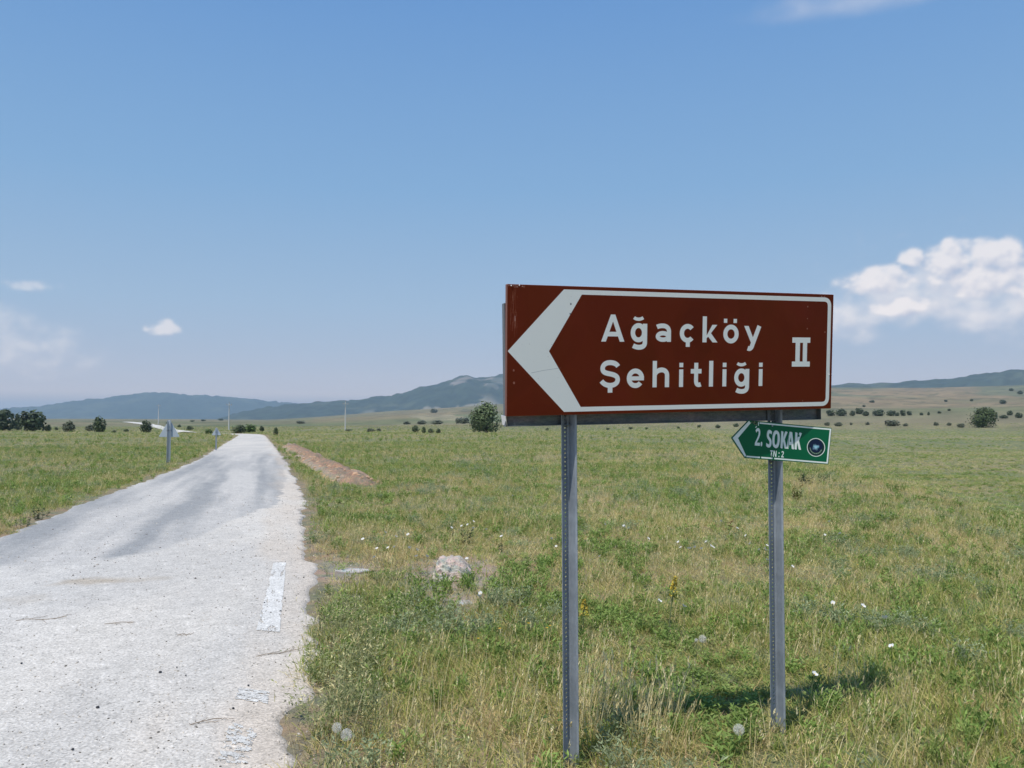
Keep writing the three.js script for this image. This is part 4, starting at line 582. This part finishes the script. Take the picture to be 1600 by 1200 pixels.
{ // yellow flower spikes
  const spike = (px, py, h, label, seed, lean) => { const o = thing('yellow_flower_spike', label, 'flower'), r = rng(seed); o.position.copy(ground(px, py)); o.rotation.z = lean; mesh('stem', stemGeo(h, 0.005, 0.02), stemMat, o); const fl = new Soup(), lv = new Soup(); for (let i = 0; i < 105; i++) { const t = r(), y = h * (0.62 + 0.4 * t), a = r() * 6.3, q = 0.03 * (1.1 - t * 0.75); const c = V(0.02 * y / h + Math.cos(a) * q, y, Math.sin(a) * q), u = V(r() - 0.5, r() - 0.3, r() - 0.5).normalize().multiplyScalar(0.011), w = V(r() - 0.5, r() - 0.5, r() - 0.5).cross(u).normalize().multiplyScalar(0.008); const k = 0.8 + r() * 0.4; fl.leaf(c, u, w, t > 0.45 || r() < 0.55 ? [0.55 * k, 0.42 * k, 0.06] : [0.3 * k, 0.34 * k, 0.06]); } for (let i = 0; i < 46; i++) { const t = r() * 0.62, a = r() * 6.3; lv.blade(V(0, h * t, 0), V(Math.cos(a), 0.5, Math.sin(a)), 0.13 * (1 - t * 0.9), 0.028 * (1 - t), 0.5, [0.12, 0.165, 0.06].map((v) => v * (0.8 + r() * 0.4)), 3); } mesh('blossom', fl.build(), new THREE.MeshStandardMaterial({ vertexColors: true, roughness: 0.8, side: THREE.DoubleSide }), o); mesh('leaves', lv.build(), bladeMat, o); };
  spike(1044, 1000, 0.48, 'tall yellow flower spike standing in the meadow between the posts', 31, -0.08); spike(912, 1000, 0.3, 'short yellow flower spike just right of the left post', 37, 0.05);
}
{ // yellow and orange blossoms in the grass
  const r = rng(43), heads = new Soup(); for (let i = 0; i < 14; i++) { const a = i / 14 * 6.283; heads.blade(V(0, 0, 0), V(Math.cos(a), 0.25, Math.sin(a)), 0.013, 0.006, 0.1, [1, 1, 1], 2); }
  const hg = heads.build(), ym = std([0.7, 0.42, 0.03], 0.8, { side: THREE.DoubleSide }), sg = stemGeo(0.17, 0.0014, 0.03);
  const first = thing('yellow_flower', 'small yellow composite flower low in the meadow grass', 'flower', 'small yellow flowers in the meadow'); mesh('stem', sg, stemMat, first); mesh('petals', hg, ym, first).position.set(0.03, 0.172, 0.012);
  [[775, 1012], [848, 1016], [853, 1014], [821, 1011], [744, 1028], [924, 795], [928, 793], [932, 797], [921, 799], [911, 777], [1024, 812], [800, 818], [796, 822], [790, 816], [1090, 783], [1340, 898], [1334, 915]].forEach(([x, y], i) => { const o = i ? first.clone() : first; if (i) { o.name = numbered('yellow_flower'); scene.add(o); } const w = y > 960 ? 'in the near meadow left of the left post' : x < 810 ? 'far out in the grass above the soil heap' : x < 940 ? 'in the small bunch right of the left post' : x < 1200 ? 'in the grass halfway between the posts' : 'in the weeds right of the right post'; o.userData.label = 'small yellow flower ' + w; o.userData.group = 'yellow flowers ' + w; o.position.copy(ground(x, y + 9)); o.rotation.y = r() * 6; const s = 0.9 + r() * 0.5; o.scale.set(s, 0.85 + r() * 0.4, s); });
}
{ // round seed heads
  const puff = (px, py, rad, h, label, seed) => { const d = ray(px, py), r = rng(seed), g = ground(px, py + h), o = thing('seed_head', label, 'seed head'); o.position.copy(g); const top = EYE + d.y / Math.hypot(d.x, d.z) * Math.hypot(g.x, g.z) - g.y; const b = 0.02; mesh('stem', stemGeo(top, 0.002, 0), stemMat, o); const s = new Soup(); for (let i = 0; i < 170; i++) { const y = 1 - 2 * (i + 0.5) / 170, a = i * 2.39996, q = Math.sqrt(1 - y * y), n = V(Math.cos(a) * q, y, Math.sin(a) * q), e = n.clone().multiplyScalar(rad * (0.85 + r() * 0.15)), t = V(r() - 0.5, r() - 0.5, r() - 0.5).cross(n).normalize(); s.tri(n.clone().multiplyScalar(rad * 0.15), e.clone().addScaledVector(t, 0.0006), e.clone().addScaledVector(t, -0.0006), [0.8, 0.77, 0.7]); const w = V().crossVectors(n, t); for (let k = 0; k < 4; k++) { const c = Math.cos(k * 1.57 + r()), f = Math.sin(k * 1.57 + r()); s.tri(e, e.clone().addScaledVector(n, rad * 0.12).addScaledVector(t, c * rad * 0.22).addScaledVector(w, f * rad * 0.22), e.clone().addScaledVector(n, rad * 0.13).addScaledVector(t, (c + 0.12) * rad * 0.2).addScaledVector(w, (f - 0.12) * rad * 0.2), [0.92, 0.9, 0.85]); } } const m = mesh('fluff', s.build(), new THREE.MeshPhysicalMaterial({ vertexColors: true, roughness: 0.9, side: THREE.DoubleSide, transmission: 0.3, thickness: 0 }), o); m.position.y = top; };
  puff(1155, 1140, 0.026, 42, 'white round seed head in front of the right post', 1); puff(1098, 998, 0.025, 30, 'white round seed head in the meadow below the yellow spike', 2);
  puff(541, 1148, 0.026, 40, 'right-hand one of two pale seed heads at the bottom beside the road', 3); puff(526, 1137, 0.022, 42, 'left-hand one of two pale seed heads at the bottom beside the road', 4); puff(1088, 1000, 0.011, 26, 'tiny white seed head left of the larger one below the yellow spike', 5);
}
{ // dark leafy weeds that stand out
  const weed = (px, py, h, w, n, tone, label, name, seed) => { const r = rng(seed), p = ground(px, py), o = thing(name, label, 'weed'); o.position.copy(p); const s = new Soup(), st = new Soup(); for (let i = 0; i < n; i++) { const a = r() * 6.3, q = Math.sqrt(r()), b = V(Math.cos(a) * q * w * 0.35, -0.03, Math.sin(a) * q * w * 0.35), hh = h * (0.5 + 0.5 * r()), top = V(Math.cos(a) * q * w * 0.55, hh, Math.sin(a) * q * w * 0.55); st.blade(b, top.clone().sub(b), hh, 0.006 * h / 0.3, 0.03, tone, 2); for (let j = 0; j < 12; j++) { const t = 0.1 + 0.9 * r(), e = r() * 6.3; s.blade(b.clone().lerp(top, t), V(Math.cos(e), 0.6, Math.sin(e)), h * 0.26 * (1.15 - t * 0.7), h * 0.075, 0.4, tone.map((v) => v * (0.7 + r() * 0.6)), 2); } } mesh('stems', st.build(), bladeMat, o); mesh('leaves', s.build(), bladeMat, o); };
  weed(1256, 757, 0.42, 0.5, 14, [0.045, 0.07, 0.045], 'dark thistle clump just right of the right post under the green sign', 'thistle', 1);
  weed(1287, 756, 0.34, 0.4, 9, [0.05, 0.075, 0.045], 'smaller dark thistle clump right of the larger one behind the green sign', 'thistle', 2);
  weed(1247, 782, 0.4, 0.35, 9, [0.13, 0.115, 0.03], 'yellowish brown weed standing right of the right post', 'yellow_weed', 3);
  weed(722, 851, 0.3, 0.3, 8, [0.05, 0.085, 0.045], 'dark leafy weed amid the white flowers above the soil heap', 'thistle', 4);
  weed(786, 862, 0.2, 0.22, 7, [0.045, 0.085, 0.035], 'low dark weed right of the soil heap', 'thistle', 5);
  weed(62, 812, 0.3, 0.4, 9, [0.05, 0.065, 0.035], 'dark tuft of weeds at the left edge of the road', 'thistle', 6);
  weed(32, 826, 0.22, 0.35, 7, [0.05, 0.075, 0.04], 'low dark weed at the far left below the larger tuft', 'thistle', 7);
  weed(1138, 838, 0.42, 0.12, 1, [0.2, 0.12, 0.06], 'thin upright brown dock stalk in the meadow', 'dock_stalk', 8);
  weed(885, 1172, 0.22, 0.25, 8, [0.07, 0.13, 0.045], 'fresh green weed at the foot of the left post', 'green_weed_plant', 9);
}

// ---------------------------------------------------------------- render
const renderer = new THREE.WebGLRenderer({ antialias: true });
renderer.setSize(1024, 768);
renderer.shadowMap.enabled = true;
renderer.toneMapping = THREE.LinearToneMapping;
renderer.toneMappingExposure = EXPOSURE;
renderer.render(scene, camera);
